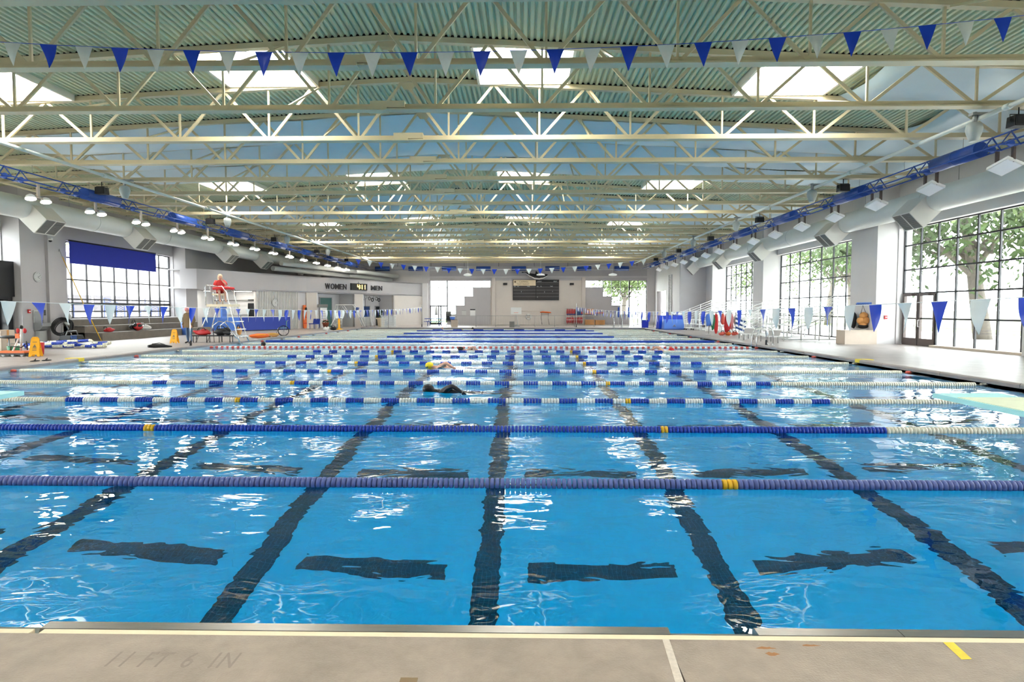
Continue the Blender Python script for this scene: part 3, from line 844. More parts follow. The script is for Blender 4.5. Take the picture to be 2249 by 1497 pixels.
pennants('pennant_string', 'low string of blue and white pennants along the left side of the pool', [(-9.4, 8.0 + 49 * i / 40, 1.66 + .24 * ((i / 40 - .5) * 2) ** 2) for i in range(41)], .34, .44, .70, 1, 'clear_white', 0, tilt=1.0)
pennants('pennant_string', 'low string of blue and white pennants along the right side of the pool', [(5.75 - .9 * i / 40, 6.0 + 51 * i / 40, 1.60 + .32 * ((i / 40 - .45) * 2) ** 2) for i in range(41)], .33, .44, .75, 1, 'clear_white', 0, tilt=1.0)
pennants('pennant_string', 'distant high string of small pennants in front of the end wall', para(-13.8, 10.3, 50.0, 50.0, lambda u: 4.95 + .85 * (2 * u - 1) ** 2), .42, .44, .92, 0, 'clear_white', 0)
def stanchion(label, x, y, h, mt='grey_metal'):
    t = thing('stanchion', label, 'post', (x, y, DK), 0)
    m = MB(); m.cyl((0, 0, 0), (0, 0, h), .025, n=10); m.obj('pole', mt, t)
    m = MB(); m.lathe([(.07, 0), (.07, .02), (.045, .03), (.045, .22), (.03, .23)], 12); m.obj('base', 'black_rubber', t)
    m = MB(); m.ell((0, 0, h), (.035, .035, .035)); m.obj('cap', mt, t)
stanchion('thin metal flag post left of the far windows', -9.4, 57.1, 2.05)
stanchion('thin metal flag post in front of the red life jackets', 4.85, 57.1, 2.15, 'pale_grey')
stanchion('metal post with black base at the left pool edge before the guard chair', -14.35, 26.4, 1.62, 'chrome')
stanchion('tall thin grab post on the right pool edge', 10.75, 27.6, 1.3, 'chrome')

# ducts ------------------------------------------------------------------
def duct(side, X, label, boxes, y0, y1):
    t = thing('air_duct', label, 'duct', (X, 0, 5.97 if side < 0 else 5.82), 0, 'long round air ducts')
    yy = y0
    while yy < y1 - .1:
        y2 = min(yy + 6.0, y1)
        m = MB(); m.cyl((0, yy, 0), (0, y2, 0), .46, n=28, caps=False); m.obj('duct_length', 'duct', t)
        m = MB(); m.cyl((0, y2 - .05, 0), (0, y2 + .03, 0), .475, n=28); m.obj('joint_band', 'duct', t)
        m = MB(); m.cyl((0, y2 - 1.5, .45), (0, y2 - 1.5, 1.6), .012, n=5); m.obj('hanger_rod', 'grey_metal', t)
        yy = y2
    for i, by in enumerate(boxes):
        s = -1 if side > 0 else 1           # boxes lean towards the pool
        R = Matrix.Rotation(radians(-45 * s), 3, 'Y')
        m = MB(); m.box(R @ Vector((0, 0, -.62)) + Vector((0, by, 0)), (.80, 1.15, .95), R); bo = m.obj('diffuser_box', 'duct_box', t)
        m = MB()
        for a, b in (((-.40, -.575), (.40, -.575)), ((.40, -.575), (.40, .575)), ((.40, .575), (-.40, .575)), ((-.40, .575), (-.40, -.575)), ((-.40, 0), (.40, 0))):
            p = R @ Vector((a[0] * .95, a[1] * .95, -1.105)) + Vector((0, by, 0)); q = R @ Vector((b[0] * .95, b[1] * .95, -1.105)) + Vector((0, by, 0)); m.bar(p, q, .05, .03)
        m.obj('grille_frame', 'duct_box', bo)
        for yo in (-.275, .275):
            m = MB(); m.box(R @ Vector((0, yo, -1.098)) + Vector((0, by, 0)), (.74, .5, .012), R); gp = m.obj('grille', 'grille', bo)
            for q in range(9):
                m.box(R @ Vector((-.34 + q * .085, yo, -1.108)) + Vector((0, by, 0)), (.012, .5, .02), R)
            gp.data = m.mesh('grille', 'grille')
    return t
duct(1, 15.42, 'long round white air duct with diffuser boxes along the right wall', (15.9, 24.1, 30.6, 39.8, 47.3, 55.5, 61.5), -6, 63.5)
duct(-1, -21.0, 'long round white air duct with diffuser boxes along the left wall', (17.5, 26.3, 33.0, 42.8, 48.7, 56.7, 62.2), -6, 63.0)
# thinner pipes that run on from the left duct above the changing rooms
for i, (x, z) in enumerate(((-19.6, 5.45), (-20.3, 5.05))):
    t = thing('duct_pipe', ['upper', 'lower'][i] + ' pale round pipe above the changing room sign wall', 'pipe', (0, 0, 0), 0, 'pipes above the changing rooms')
    m = MB(); m.cyl((x, 50, z), (x + 3.0, 61.0, z), .2, n=14); m.obj('pipe_run', 'duct', t)
    for f_ in (.25, .75):
        m = MB(); m.cyl((x + 3 * f_, 50 + 11 * f_, z + .15), (x + 3 * f_, 50 + 11 * f_, roof(x + 3 * f_) - .05), .012, n=5); m.obj('hanger_rod', 'grey_metal', t)
    m = MB(); m.path([(x + 3.0, 61.0, z), (x + 3.6, 62.2, z), (x + 6.3, 65.6, z - .25)], .19, 14); m.obj('pipe_elbow', 'duct', t)

# blue lighting trusses --------------------------------------------------
BY = [12.6, 18.5, 24.4, 30.3, 36.25, 42.2, 48.1, 54.0, 60.0]
def light_truss(X, label, y0, y1):
    t = thing('lighting_truss', label, 'truss', (X, 0, 6.1), 0, 'blue lighting trusses')
    c = [(.0, .20), (-.24, -.12), (.24, -.12)]
    for a, b in c:
        m = MB(); m.cyl((a, y0, b), (a, y1, b), .022, n=6); m.obj('tube', 'blue_metal', t)
    m = MB()
    for y in BY:
        mm = MB(); mm.cyl((0, y - .95, 0), (0, y + .95, 0), .215, n=22, smooth=True); o = mm.obj('sleeve', 'blue_light' if False else 'blue_metal', t)
        mm = MB(); mm.cyl((0, y - .02, 0), (0, y + .02, 0), .22, n=22); mm.obj('sleeve_band', 'blue_metal', o)
    n = int((y1 - y0) / 1.48)
    rg = MB(); rg.path([(.0, 0, .21), (-.25, 0, -.13), (.25, 0, -.13)], .03, 6, closed=True); rg.ell((0, 0, -.1), (.12, .02, .1), 10, 6); rg = rg.mesh('ring_frame', 'blue_metal')
    for y in BY:
        for d in (-1.35, -2.0, 1.35, 2.0): link('ring_frame', rg, t, (0, y + d, 0))
    for y in TRY:
        if y0 < y < y1:
            m = MB(); m.cyl((0, y, .2), (0, y, .6), .008, n=4); m.obj('hanger_wire', 'grey_metal', t)
    return t
light_truss(12.6, 'blue tubular lighting truss with blue sleeves on the right', 8, 65)
light_truss(-16.7, 'blue tubular lighting truss with blue sleeves on the left', 8, 65)
t = thing('lighting_truss', 'blue sleeved lighting truss across the end wall above the scoreboard', 'truss', (0, 65.0, 6.0), 0, 'blue lighting trusses')
for a, b in ((0, .2), (-.24, -.12), (.24, -.12)):
    m = MB(); m.cyl((-16.7, a, b), (12.6, a, b), .022, n=6); m.obj('tube', 'pale_grey', t)
for x in (-14.8, -11.3, -7.8, -4.2, -.5, 3.0, 6.3, 10.2):
    m = MB(); m.cyl((x - .75, 0, 0), (x + .75, 0, 0), .24, n=18); m.obj('sleeve', 'blue_metal', t)
    m = MB(); m.cyl((x + 1.6, 0, .2), (x + 1.6, 0, .62), .02, n=6); m.obj('hanger_wire', 'black', t)
# floodlights under the lighting trusses: lit on the left, dim lenses on the right
for i in range(15):
    y = 18.6 + 2.9 * i
    t = thing('floodlight', f"lit pair of warm floodlights under the left blue truss, {ORD[i]} from the camera", 'light', (-17.2, y, 5.98), 0, 'lit floodlights on the left')
    m = MB(); m.b2((.25, -.05, -.4), (.31, .05, .08)); m.path([(.28, -.28, -.42), (.28, 0, -.36), (.28, .28, -.42)], .025, 6); m.obj('bracket', 'tan', t)
    for d in (-.34, .34):
        R = Matrix.Rotation(radians(-14), 3, 'Y') @ Matrix.Rotation(radians(-10), 3, 'X')
        m = MB(); m.lathe([(.05, .12), (.12, .07), (.165, -.02), (.17, -.05)], 14, (.28, d, -.44), R); hd = m.obj('lamp_head', 'white_paint', t)
        m = MB(); m.lathe([(.162, -.052), (.10, -.072), (0.001, -.08)], 14, (.28, d, -.44), R); m.obj('lens', 'lamp_lit', hd)
for i in range(15):
    y = 17.0 + 3.02 * i
    t = thing('floodlight', f"flat white floodlight panel under the right blue truss, {ORD[i]} from the camera", 'light', (12.85, y, 5.98), 0, 'unlit floodlights on the right')
    for d in (-.28, .28):
        m = MB(); m.b2((-.03, d - .045, -.42), (.03, d + .045, .05)); m.obj('bracket', 'brown_frame', t)
    R = Matrix.Rotation(radians(22), 3, 'Y') @ Matrix.Rotation(radians(-14), 3, 'X')
    m = MB(); m.box((0, 0, -.46), (.46, .68, .08), R, 0, 1.0); hd = m.obj('lamp_head', 'white_paint', t)
    m = MB(); m.box(R @ Vector((0, 0, -.052)) + Vector((0, 0, -.46)), (.40, .62, .012), R); m.obj('lens', 'lamp_dim', hd)
# sprinkler pipes with bell-shaped lamps
for X, s, ys in ((11.35, 'right', (15.9, 24.6, 33.2, 41.5, 50.0)), (-14.9, 'left', (14.8, 23.3, 31.4, 39.3, 47.5))):
    t = tag(link('overhead_pipe', None, None, (X, 0, 6.45)), f"thin pale pipe running under the trusses on the {s}", 'pipe', 'overhead pipes')
    for a in range(8, 64, 7):
        m = MB(); m.cyl((0, a, 0), (0, a + 6.96, 0), .055, n=10); m.obj('pipe_length', 'pipe_grey', t)
        m = MB(); m.cyl((0, a - .09, 0), (0, a + .09, 0), .075, n=10); m.obj('coupling', 'pipe_grey', t)
    for i, y in enumerate(ys):
        q = thing('bell_lamp', f"grey bell-shaped hanging lamp under the {s} pipe, {ORD[i]} from the camera", 'lamp', (X - .12, y, 6.3), 0, 'bell lamps under the pipes')
        m = MB(); m.cyl((0, 0, .02), (0, 0, .30), .05, n=10); m.box((.1, 0, .25), (.4, .16, .06)); m.obj('mount', 'grey_metal', q)
        m = MB(); m.lathe([(.09, .05), (.17, .0), (.19, -.12), (.17, -.22), (.125, -.34), (.10, -.42)], 18); m.obj('shade', 'bell_grey', q)
        m = MB(); m.lathe([(.098, -.41), (.07, -.40), (.001, -.39)], 14); m.obj('lens', 'grille', q)
for X, s, ys in ((12.0, 'right', (15.5, 23.75, 32.0, 40.25, 48.5, 56.75)), (-16.2, 'left', (15.5, 23.75, 32.0, 40.25, 48.5, 56.75))):
    for i, y in enumerate(ys):
        q = thing('loudspeaker', f"small black box speaker hung over the {s} truss, {ORD[i]} from the camera", 'speaker', (X, y, 6.25), 0, 'black speakers in the roof')
        m = MB(); m.box((0, 0, 0), (.38, .3, .26), None, 0, .92); m.obj('cabinet', 'black', q)
        m = MB(); m.box((0, -.155, 0), (.34, .02, .22)); m.obj('front_grille', 'black_rubber', q)
        m = MB(); m.path([(-.19, 0, 0), (-.21, 0, .17), (.21, 0, .17), (.19, 0, 0)], .012, 5); m.cyl((0, 0, .16), (0, 0, .38), .015, n=6); m.obj('bracket', 'black', q)
for i, x in enumerate((-5.6, 1.7, 8.9)):
    q = thing('end_lamp', f"small white ceiling lamp before the end wall, {ORD[i]} from the left", 'lamp', (x, 62.25, 5.2), 0, 'white lamps near the end wall')
    m = MB(); m.cyl((0, 0, .1), (0, 0, 1.42), .015, n=6); m.obj('rod', 'white_paint', q)
    m = MB(); m.lathe([(.10, .14), (.40, .05), (.42, -.06), (.3, -.1), (.001, -.1)], 16); m.obj('shade', 'lamp_dim', q)

# springboards over the diving end
def springboard(x, label):
    t = thing('springboard', label, 'diving board', (x, 0, 0), 0, 'springboards')
    m = MB(); m.b2((-.25, -.2, 1.015), (.25, 4.8, 1.05)); m.obj('plank', 'board_side', t)
    m = MB(); m.b2((-.235, -.15, 1.05), (.235, 4.55, 1.054)); m.obj('grip_surface', 'board_top', t)
    m = MB(); m.cyl((-.35, 1.9, .97), (.35, 1.9, .97), .045, n=12); m.obj('fulcrum', 'grey_metal', t)
    for s in (-.3, .3):
        m = MB(); m.path([(s, -.2, .1), (s, -.2, .9), (s, 1.9, .92), (s, 1.9, .1)], .035, 8); m.obj('stand', 'steel', t)
springboard(3.40, 'pale green springboard tip reaching in from the right edge')
springboard(-4.20, 'pale green springboard tip at the left edge of the photo')
#SECTION left deck
# concrete bench steps below the left window
bs = thing('bench_steps', 'brown concrete seating steps below the left window', 'bench', (-24.15, 31.05, DK))
for x1, z in ((2.75, .40), (1.85, .74), (.95, 1.08)):
    m = MB(); m.b2((.0, .0, 0), (x1, 10.9, z)); m.obj('step', 'bench_concrete', bs)
m = MB(); m.b2((.96, 0, .70), (2.0, .02, .735)); m.b2((0, 0, 1.05), (.97, 10.9, 1.1)); m.obj('step_edge', 'wall_grey', bs)
# window shade
sh = thing('window_shade', 'royal blue roller shade across the top of the left window', 'window shade', (-24.05, 36.4, 4.2))
m = MB(); m.b2((-.012, -3.85, -.02), (.012, 3.85, 1.14)); m.obj('fabric', 'shade_blue', sh)
m = MB(); m.cyl((0, -3.87, 1.16), (0, 3.87, 1.16), .04, n=10); m.obj('roller', 'black', sh)
m = MB(); m.b2((-.02, -3.85, -.04), (.02, 3.85, 0)); m.obj('bottom_bar', 'shade_blue', sh)
def wall_clock(label, loc, r, ax):
    """ax: unit normal in plan"""
    n = Vector((ax[0], ax[1], 0)).normalized(); R = Matrix((Vector((-n.y, n.x, 0)), Vector((0, 0, 1)), n)).transposed()
    t = thing('wall_clock', label, 'clock', loc)
    m = MB(); m.lathe([(r, -.02), (r, .035), (r * .93, .045), (r * .91, .02)], 28, (0, 0, 0), R); m.obj('case', 'pale_grey', t)
    m = MB(); m.lathe([(r * .92, .012), (.001, .02)], 28, (0, 0, 0), R); m.obj('dial', 'clear_white', t)
    for h in range(12):
        a = h * pi / 6; p = R @ Vector((sin(a) * r * .78, cos(a) * r * .78, .024))
        m = MB(); m.box(p, (r * .05, r * .14, .004), R @ Matrix.Rotation(-a, 3, 'Z')); m.obj('hour_mark', 'black', t)
    for a, l in ((radians(125), .5), (radians(66), .72)):
        m = MB(); m.box(R @ Vector((sin(a) * r * l / 2, cos(a) * r * l / 2, .03)), (r * .05, r * l, .005), R @ Matrix.Rotation(-a, 3, 'Z')); m.obj('hand', 'black', t)
wall_clock('round white wall clock on the pier left of the blue shade', (-23.33, 29.4, 3.26), .24, (1, 0))
cdm = thing('dome_camera', 'small white dome camera high on the left pier', 'camera', (-23.18, 30.1, 5.1))
m = MB(); m.lathe([(.10, .06), (.12, 0), (.09, -.02)], 14); m.obj('housing', 'white_plastic', cdm)
m = MB(); m.ell((0, 0, -.03), (.085, .085, .07)); m.obj('lens_dome', 'black', cdm)
m = MB(); m.b2((-.02, -.06, .04), (.1, .06, .1)); m.obj('bracket', 'white_plastic', cdm)
# long yellow pole leaning on the pier
pl = thing('leaning_pole', 'long thin yellow pole leaning beside the left window', 'pole', (-21.25, 30.75, DK))
m = MB(); m.path([(0, 0, 0), (-.75, -.1, 1.8), (-1.75, -.12, 4.2)], .02, 6); m.obj('shaft', 'float_yellow', pl)
m = MB(); m.path([(-1.75, -.12, 4.2), (-1.95, -.05, 4.6), (-2.05, .05, 4.5)], .015, 6); m.obj('hook', 'grey_metal', pl)
# drinking fountain, wall boxes
df = thing('drinking_fountain', 'steel drinking fountain on the pier under the clock', 'fountain', (-23.33, 29.35, DK))
m = MB(); m.prism([(0, 1.0), (.06, 1.5), (.06, .95), (.42, .95), (.42, .78), (.30, .62), (0, .55)], -.28, .28, 'y'); m.obj('basin', 'grey_metal', df)
m = MB(); m.b2((0, -.3, .96), (.045, .3, 1.55)); m.obj('splash_plate', 'pale_grey', df)
m = MB(); m.b2((0, -.22, 0), (.22, .22, .56)); m.obj('pedestal', 'pale_grey', df)
m = MB(); m.path([(.1, .12, .95), (.1, .12, 1.02), (.16, .1, 1.06), (.2, .08, 1.04)], .012, 6); m.obj('spout', 'chrome', df)
fa = thing('fire_alarm', 'small red alarm box on the left pier behind a pennant', 'alarm', (-23.33, 28.8, 1.62)); m = MB(); m.b2((0, -.07, -.09), (.05, .07, .09)); m.obj('box', 'red', fa); m = MB(); m.b2((.05, -.04, -.03), (.06, .04, .02)); m.obj('pull_bar', 'white_paint', fa)
vb = thing('vent_box', 'small dark square vent on the left pier', 'vent', (-23.33, 30.2 - .5, 1.55)); m = MB(); m.b2((0, -.12, -.14), (.03, .12, .14)); m.obj('frame', 'grille', vb)
m = MB()
for k in range(5): m.b2((.03, -.1, -.11 + k * .05), (.04, .1, -.08 + k * .05))
m.obj('louvres', 'black', vb)
# coiled black hose and the robot cleaner
hz = thing('hose_coil', 'large coil of black hose against the left pier', 'hose', (-22.55, 29.9, DK))
_R = Matrix.Rotation(radians(62), 3, 'X') @ Matrix.Rotation(radians(15), 3, 'Y')
for j in range(7):
    rr = .36 + .035 * (j % 4); m = MB()
    m.path([_R @ Vector((rr * cos(a * pi / 12), rr * sin(a * pi / 12), -.12 + .05 * j + .02 * sin(a))) + Vector((0, 0, .72)) for a in range(24)], .022, 6, closed=True); m.obj('hose_loop', 'black_rubber', hz)
m = MB(); m.path([(.2, -.3, .4), (.1, -.35, .2), (.3, -.3, .03), (.7, -.2, .03)], .022, 6); m.obj('hose_tail', 'black_rubber', hz)
m = MB(); m.cyl((-.35, .25, 0), (-.1, .1, .8), .03, n=8); m.cyl((.4, .25, 0), (.1, .1, .8), .03, n=8); m.obj('stand', 'grey_metal', hz)
rc = thing('pool_cleaner', 'dark pool cleaning machine with blue panel beside the hose coil', 'cleaner', (-21.75, 29.4, DK))
m = MB(); m.box((0, 0, .22), (.55, 1.0, .26), None, 0, .85); m.obj('body', 'black', rc); m = MB(); m.box((.26, -.25, .25), (.06, .35, .2)); m.obj('side_panel', 'blue_door', rc)
for s in (-.4, .4):
    m = MB(); m.cyl((-.3, s, .1), (.3, s, .1), .1, n=14); m.obj('roller', 'black_rubber', rc)
m = MB(); m.path([(0, -.4, .34), (0, -.3, .55), (0, .3, .55), (0, .4, .34)], .025, 6); m.obj('handle', 'grey_metal', rc)
wreath = thing('rolled_cover', 'white rolled cloth ring hung on the pier behind a pennant', 'cloth', (-23.2, 31.0, 1.25))
m = MB(); m.path([(0.05 + .03 * sin(3 * a), .16 * cos(a), .28 * sin(a)) for a in [i * pi / 9 for i in range(18)]], .075, 8, closed=True); m.obj('ring', 'pale_grey', wreath)
# blue stair rails by the window
def stair_rail(label, y, loc):
    t = thing('stair_rail', label, 'railing', loc, 0, 'blue stair rails by the left window')
    for k in range(7):
        z = .95 - k * .12; m = MB(); m.path([(0, 0, z + .35), (0, .35, z + .35), (.6, 1.0, z - .15)], .018, 6); m.obj('rail', 'blue_metal', t)
    for p, h in (((0, 0), 1.32), ((.3, .68), 1.0), ((.6, 1.0), .8)):
        m = MB(); m.cyl((p[0], p[1], -loc[2]), (p[0], p[1], h), .025, n=8); m.obj('post', 'blue_metal', t)
stair_rail('blue stair rail outside the near end of the left window', 0, (-25.6, 33.0, 1.2))
t = stair_rail('blue stair rail outside the middle of the left window', 0, (-25.6, 37.4, 1.1))
t = stair_rail('blue stair rail outside the far end of the left window', 0, (-25.6, 41.0, 1.1))
# bags on the steps
def bag(name, label, loc, r, mt, strap=None, wob=.25, seed=1, rz=0, mt2=None):
    t = thing(name, label, 'bag', loc, rz)
    rd = random.Random(seed); m = MB(); m.ell((0, 0, r[2] * .8), (r[0] * .9, r[1] * .9, r[2] * .8), 16, 10, 0, None, wob, seed)
    for k in range(6):
        u = rd.uniform(-.75, .75); v = rd.uniform(-.6, .6); f = rd.uniform(.32, .5)
        m.ell((r[0] * u, r[1] * v, r[2] * rd.uniform(.5, 1.45)), (r[0] * f, r[1] * f * 1.2, r[2] * f), 12, 8, 0, Matrix.Rotation(rd.uniform(-.6, .6), 3, 'Y'), wob * .6, seed + k)
    m.obj('body', mt, t)
    m = MB(); m.path([(-r[0] * .5, -r[1] * .7, r[2] * 1.5), (-r[0] * .3, -r[1] * .8, r[2] * 2.2), (r[0] * .3, -r[1] * .8, r[2] * 2.2), (r[0] * .5, -r[1] * .7, r[2] * 1.5)], .02, 6); m.obj('strap', strap or 'black', t)
    if mt2:
        m = MB(); m.ell((r[0] * .4, 0, r[2] * .8), (r[0] * .75, r[1] * .9, r[2] * .75), 14, 8, 0, None, wob, seed + 4); m.obj('side_pocket', mt2, t)
    return t
bag('duffel_bag', 'flat red and black duffel bag on the lowest concrete step', (-21.75, 32.1, .525), (.18, .40, .13), 'red')
bag('gym_bag', 'black and red gym bag on the concrete steps', (-21.8, 34.5, .525), (.22, .36, .27), 'black', mt2='red', seed=3)
bag('white_bundle', 'white and grey towel bundle beside the gym bag', (-21.8, 35.35, .525), (.2, .4, .19), 'white_plastic', strap='grey_metal', seed=6)
# wet floor signs
def wet_sign(label, loc, rz):
    t = thing('wet_floor_sign', label, 'floor sign', loc, rz, 'yellow wet floor signs')
    for s in (-1, 1):
        R = Matrix.Rotation(radians(13 * s), 3, 'X')
        m = MB()
        pts = [(-.15, .07), (-.10, .07), (-.07, 0), (-.15, 0)]
        out = [(-.16, 0), (-.09, 0), (-.06, .07), (.06, .07), (.09, 0), (.16, 0), (.11, .62), (.07, .65), (-.07, .65), (-.11, .62)]
        vs = [R @ Vector((x, -.008, z - .65)) + Vector((0, 0, .65)) for x, z in out] + [R @ Vector((x, .008, z - .65)) + Vector((0, 0, .65)) for x, z in out]
        n = len(out); m.add(vs, [tuple(range(n)), tuple(reversed(range(n, 2 * n)))] + [(i, (i + 1) % n, n + (i + 1) % n, n + i) for i in range(n)])
        pnl = m.obj('panel', 'yellow_sign', t)
        m = MB(); m.add([R @ Vector((x, -.0105 if s < 0 else .0105, z - .65)) + Vector((0, 0, .65)) for x, z in ((-.06, .30), (.06, .30), (0, .42))], [(0, 1, 2)]); m.obj('warning_print', 'brown_text', pnl)
        for zz in (.20, .25, .48):
            m = MB(); m.add([R @ Vector((x, -.0105 if s < 0 else .0105, z - .65)) + Vector((0, 0, .65)) for x, z in ((-.06, zz), (.06, zz), (.06, zz + .022), (-.06, zz + .022))], [(0, 1, 2, 3)]); m.obj('warning_print', 'brown_text', pnl)
    m = MB(); m.b2((-.07, -.03, .63), (.07, .03, .67)); m.obj('hinge', 'yellow_sign', t)
    for s in (-.12, .12):
        m = MB(); m.bar((s, -.1, .28), (s, .1, .28), .01, .02); m.obj('stay', 'yellow_sign', t)
wet_sign('yellow wet floor sign beside the orange cart and rope pile', (-16.3, 20.35, DK), .35)
wet_sign('yellow wet floor sign left of the standing person', (-16.3, 28.6, DK), .1)
# orange cart cluster at the left edge
oc = thing('vacuum_cart', 'orange wheeled vacuum cart with upright pole at the left edge', 'cart', (-17.35, 20.75, DK))
m = MB(); m.box((0, 0, .14), (1.15, .6, .06)); m.obj('platform', 'orange', oc)
m = MB(); m.box((0, 0, .09), (1.2, .65, .05)); m.obj('bumper', 'black', oc)
for x in (-.48, -.16, .16, .48):
    for y in (-.28, .28):
        m = MB(); m.cyl((x, y - .02, .05), (x, y + .02, .05), .05, n=10); m.obj('caster', 'pale_grey', oc)
m = MB(); m.cyl((.22, 0, .16), (.26, 0, .95), .035, n=10); m.obj('mast', 'pale_grey', oc)
m = MB(); m.bar((-.1, .05, .17), (.18, .05, .72), .05, .03); m.obj('brace', 'white_paint', oc)
m = MB(); m.ell((.26, 0, .98), (.06, .06, .07)); m.obj('mast_head', 'black', oc)
for s in (-.12, .12):
    m = MB(); m.ell((.26 + s, 0, .86), (.05, .06, .09)); m.obj('hand_wheel', 'red', oc)
m = MB(); m.box((.10, .05, .68), (.14, .1, .16)); m.obj('motor', 'orange', oc)
m = MB(); m.path([(-.05, -.1, .2), (.05, -.2, .35), (.4, -.2, .3), (.52, -.1, .45), (.42, 0, .5), (.36, .1, .2)], .018, 6); m.obj('cable_loop', 'black_rubber', oc)
st = thing('saddle_stool', 'black saddle stool standing behind the orange cart', 'stool', (-18.0, 21.3, DK))
m = MB(); m.ell((0, 0, .62), (.34, .2, .06), 16, 8); m.obj('seat', 'black', st)
m = MB(); m.cyl((0, 0, .06), (0, 0, .6), .025, n=8); m.obj('column', 'grey_metal', st)
for a in range(5):
    m = MB(); m.bar((0, 0, .08), (.28 * cos(a * 1.257), .28 * sin(a * 1.257), .03), .04, .03); m.obj('foot', 'black', st)
def bucket(label, loc, r, h, mt):
    t = thing('bucket', label, 'bucket', loc)
    m = MB(); m.lathe([(r * .8, 0), (r, h), (r * .95, h), (r * .76, .02)], 18); m.obj('body', mt, t)
    m = MB(); m.path([(r * cos(a), 0, h + .01 + .08 * sin(a)) for a in [pi * i / 10 for i in range(11)]], .008, 5); m.obj('handle', 'grey_metal', t)
    return t
bucket('dark green bucket behind the orange cart', (-17.9, 20.75 + .62, DK), .19, .30, 'green')
bucket('red bucket beside the orange cart pole', (-17.0, 21.4, DK), .15, .42, 'red')
cb = thing('cardboard_box', 'brown cardboard box at the left photo edge', 'box', (-18.75, 21.8, DK))
m = MB(); m.b2((-.3, -.3, 0), (.3, .3, .85)); m.obj('carton', 'tan', cb); m = MB(); m.b2((-.31, -.04, .4), (.31, .04, .852)); m.obj('tape', 'wood_orange', cb)
# pile of coiled lane rope
rp = thing('rope_pile', 'tangled pile of blue and white lane rope on the left deck', 'lane rope', (-18.9, 24.9, DK))
pts = []
for i in range(260):
    a = i * .085; k = i / 260
    pts.append(Vector((1.75 * cos(a) * (.75 + .25 * sin(a * .41)) + .12 * sin(a * 2.3), .40 * sin(a * 1.02 + .6 * k) + .22 * sin(a * .37), .06 + .10 * k * (1 + .6 * sin(a * 1.7)) + (.12 if abs(cos(a)) < .45 and k > .4 else 0))))
flo = []; acc = 0.0
for a, b in zip(pts[:-1], pts[1:]):
    L_ = (b - a).length
    while acc <= L_:
        flo.append((a.lerp(b, acc / L_), (b - a).normalized())); acc += .052
    acc -= L_
for c in range(0, len(flo), 8):
    m = MB()
    for p, d in flo[c:c + 8]: m.cyl(p - d * .021, p + d * .021, .058, n=8)
    m.obj('float_section', 'float_blue' if (c // 8) % 2 else 'float_cream', rp)
# standing person ---------------------------------------------------------
def skin_body(name, nodes, edges, mats, parent, pick=None, sub=1):
    """one continuous figure grown with a Skin modifier; nodes: {key: (x, y, z, radius)}; first node is the root"""
    keys = list(nodes); me = bpy.data.meshes.new(name)
    me.from_pydata([nodes[k][:3] for k in keys], [(keys.index(a), keys.index(b)) for a, b in edges], [])
    o = bpy.data.objects.new(name, me); COL.objects.link(o)
    md = o.modifiers.new('skin', 'SKIN'); md.use_smooth_shade = True
    if not me.skin_vertices: me.attributes
    sv = me.skin_vertices[0].data if me.skin_vertices else None
    if sv is None:
        bm = bmesh.new(); bm.from_mesh(me); bm.verts.layers.skin.verify(); bm.to_mesh(me); bm.free(); sv = me.skin_vertices[0].data
    for i, k in enumerate(keys):
        r = nodes[k][3]; sv[i].radius = (r, r) if not isinstance(r, tuple) else r
        sv[i].use_root = (i == 0)
    o.modifiers.new('sub', 'SUBSURF').levels = sub; o.modifiers['sub'].render_levels = sub
    dg = bpy.context.evaluated_depsgraph_get()
    new = bpy.data.meshes.new_from_object(o.evaluated_get(dg))
    bpy.data.objects.remove(o)
    new.materials.clear()
    for mm in mats: new.materials.append(MATS[mm])
    for p in new.polygons:
        p.use_smooth = True
        p.material_index = pick(p.center) if pick else 0
    b = bpy.data.objects.new(name, new); COL.objects.link(b); b.parent = parent
    return b
def hand(m, c, d, up, s=1.0):
    """palm and five fingers added to a builder"""
    c = Vector(c); d = Vector(d).normalized(); up = Vector(up).normalized(); sd = d.cross(up)
    R = Matrix((d, sd, up)).transposed()
    m.box(c + d * .045 * s, (.09 * s, .08 * s, .028 * s), R)
    for k, l in ((-1.5, .062), (-.5, .075), (.5, .07), (1.5, .055)):
        a = c + d * .088 * s + sd * (.02 * k * s); b_ = a + d * l * .5 * s - up * .008 * s; e = b_ + d * l * .42 * s - up * .028 * s
        m.path([a, b_, e], [.0095 * s, .009 * s, .007 * s], 6)
    a = c + d * .03 * s + sd * .04 * s; m.path([a, a + sd * .03 * s + d * .03 * s, a + sd * .035 * s + d * .06 * s - up * .01 * s], [.011 * s, .010 * s, .008 * s], 6)
pr = thing('person', 'person in a brown coat and jeans seen from behind on the left deck', 'person', (-15.6, 28.6, DK), radians(-20))
N = {'pel': (0, 0, .86, .15), 'sp': (0, .0, 1.05, .15), 'ch': (0, -.03, 1.26, .17), 'nk': (0, -.06, 1.42, .06), 'hd0': (0, -.07, 1.48, .07), 'hd': (0, -.09, 1.56, .095), 'hd1': (0, -.09, 1.64, .07),
     'hl': (-.09, 0, .80, .10), 'kl': (-.10, -.02, .45, .07), 'al': (-.10, .02, .09, .045), 'tl': (-.11, -.15, .035, .04), 'hr': (.09, 0, .80, .10), 'kr': (.10, -.03, .45, .07), 'ar': (.10, .02, .09, .045), 'tr': (.12, -.15, .035, .04),
     'sl': (-.19, -.02, 1.33, .075), 'el': (-.27, .02, 1.07, .055), 'wl': (-.25, -.10, .85, .035), 'sr': (.19, -.02, 1.33, .075), 'er': (.27, .02, 1.07, .055), 'wr': (.25, -.10, .85, .035)}
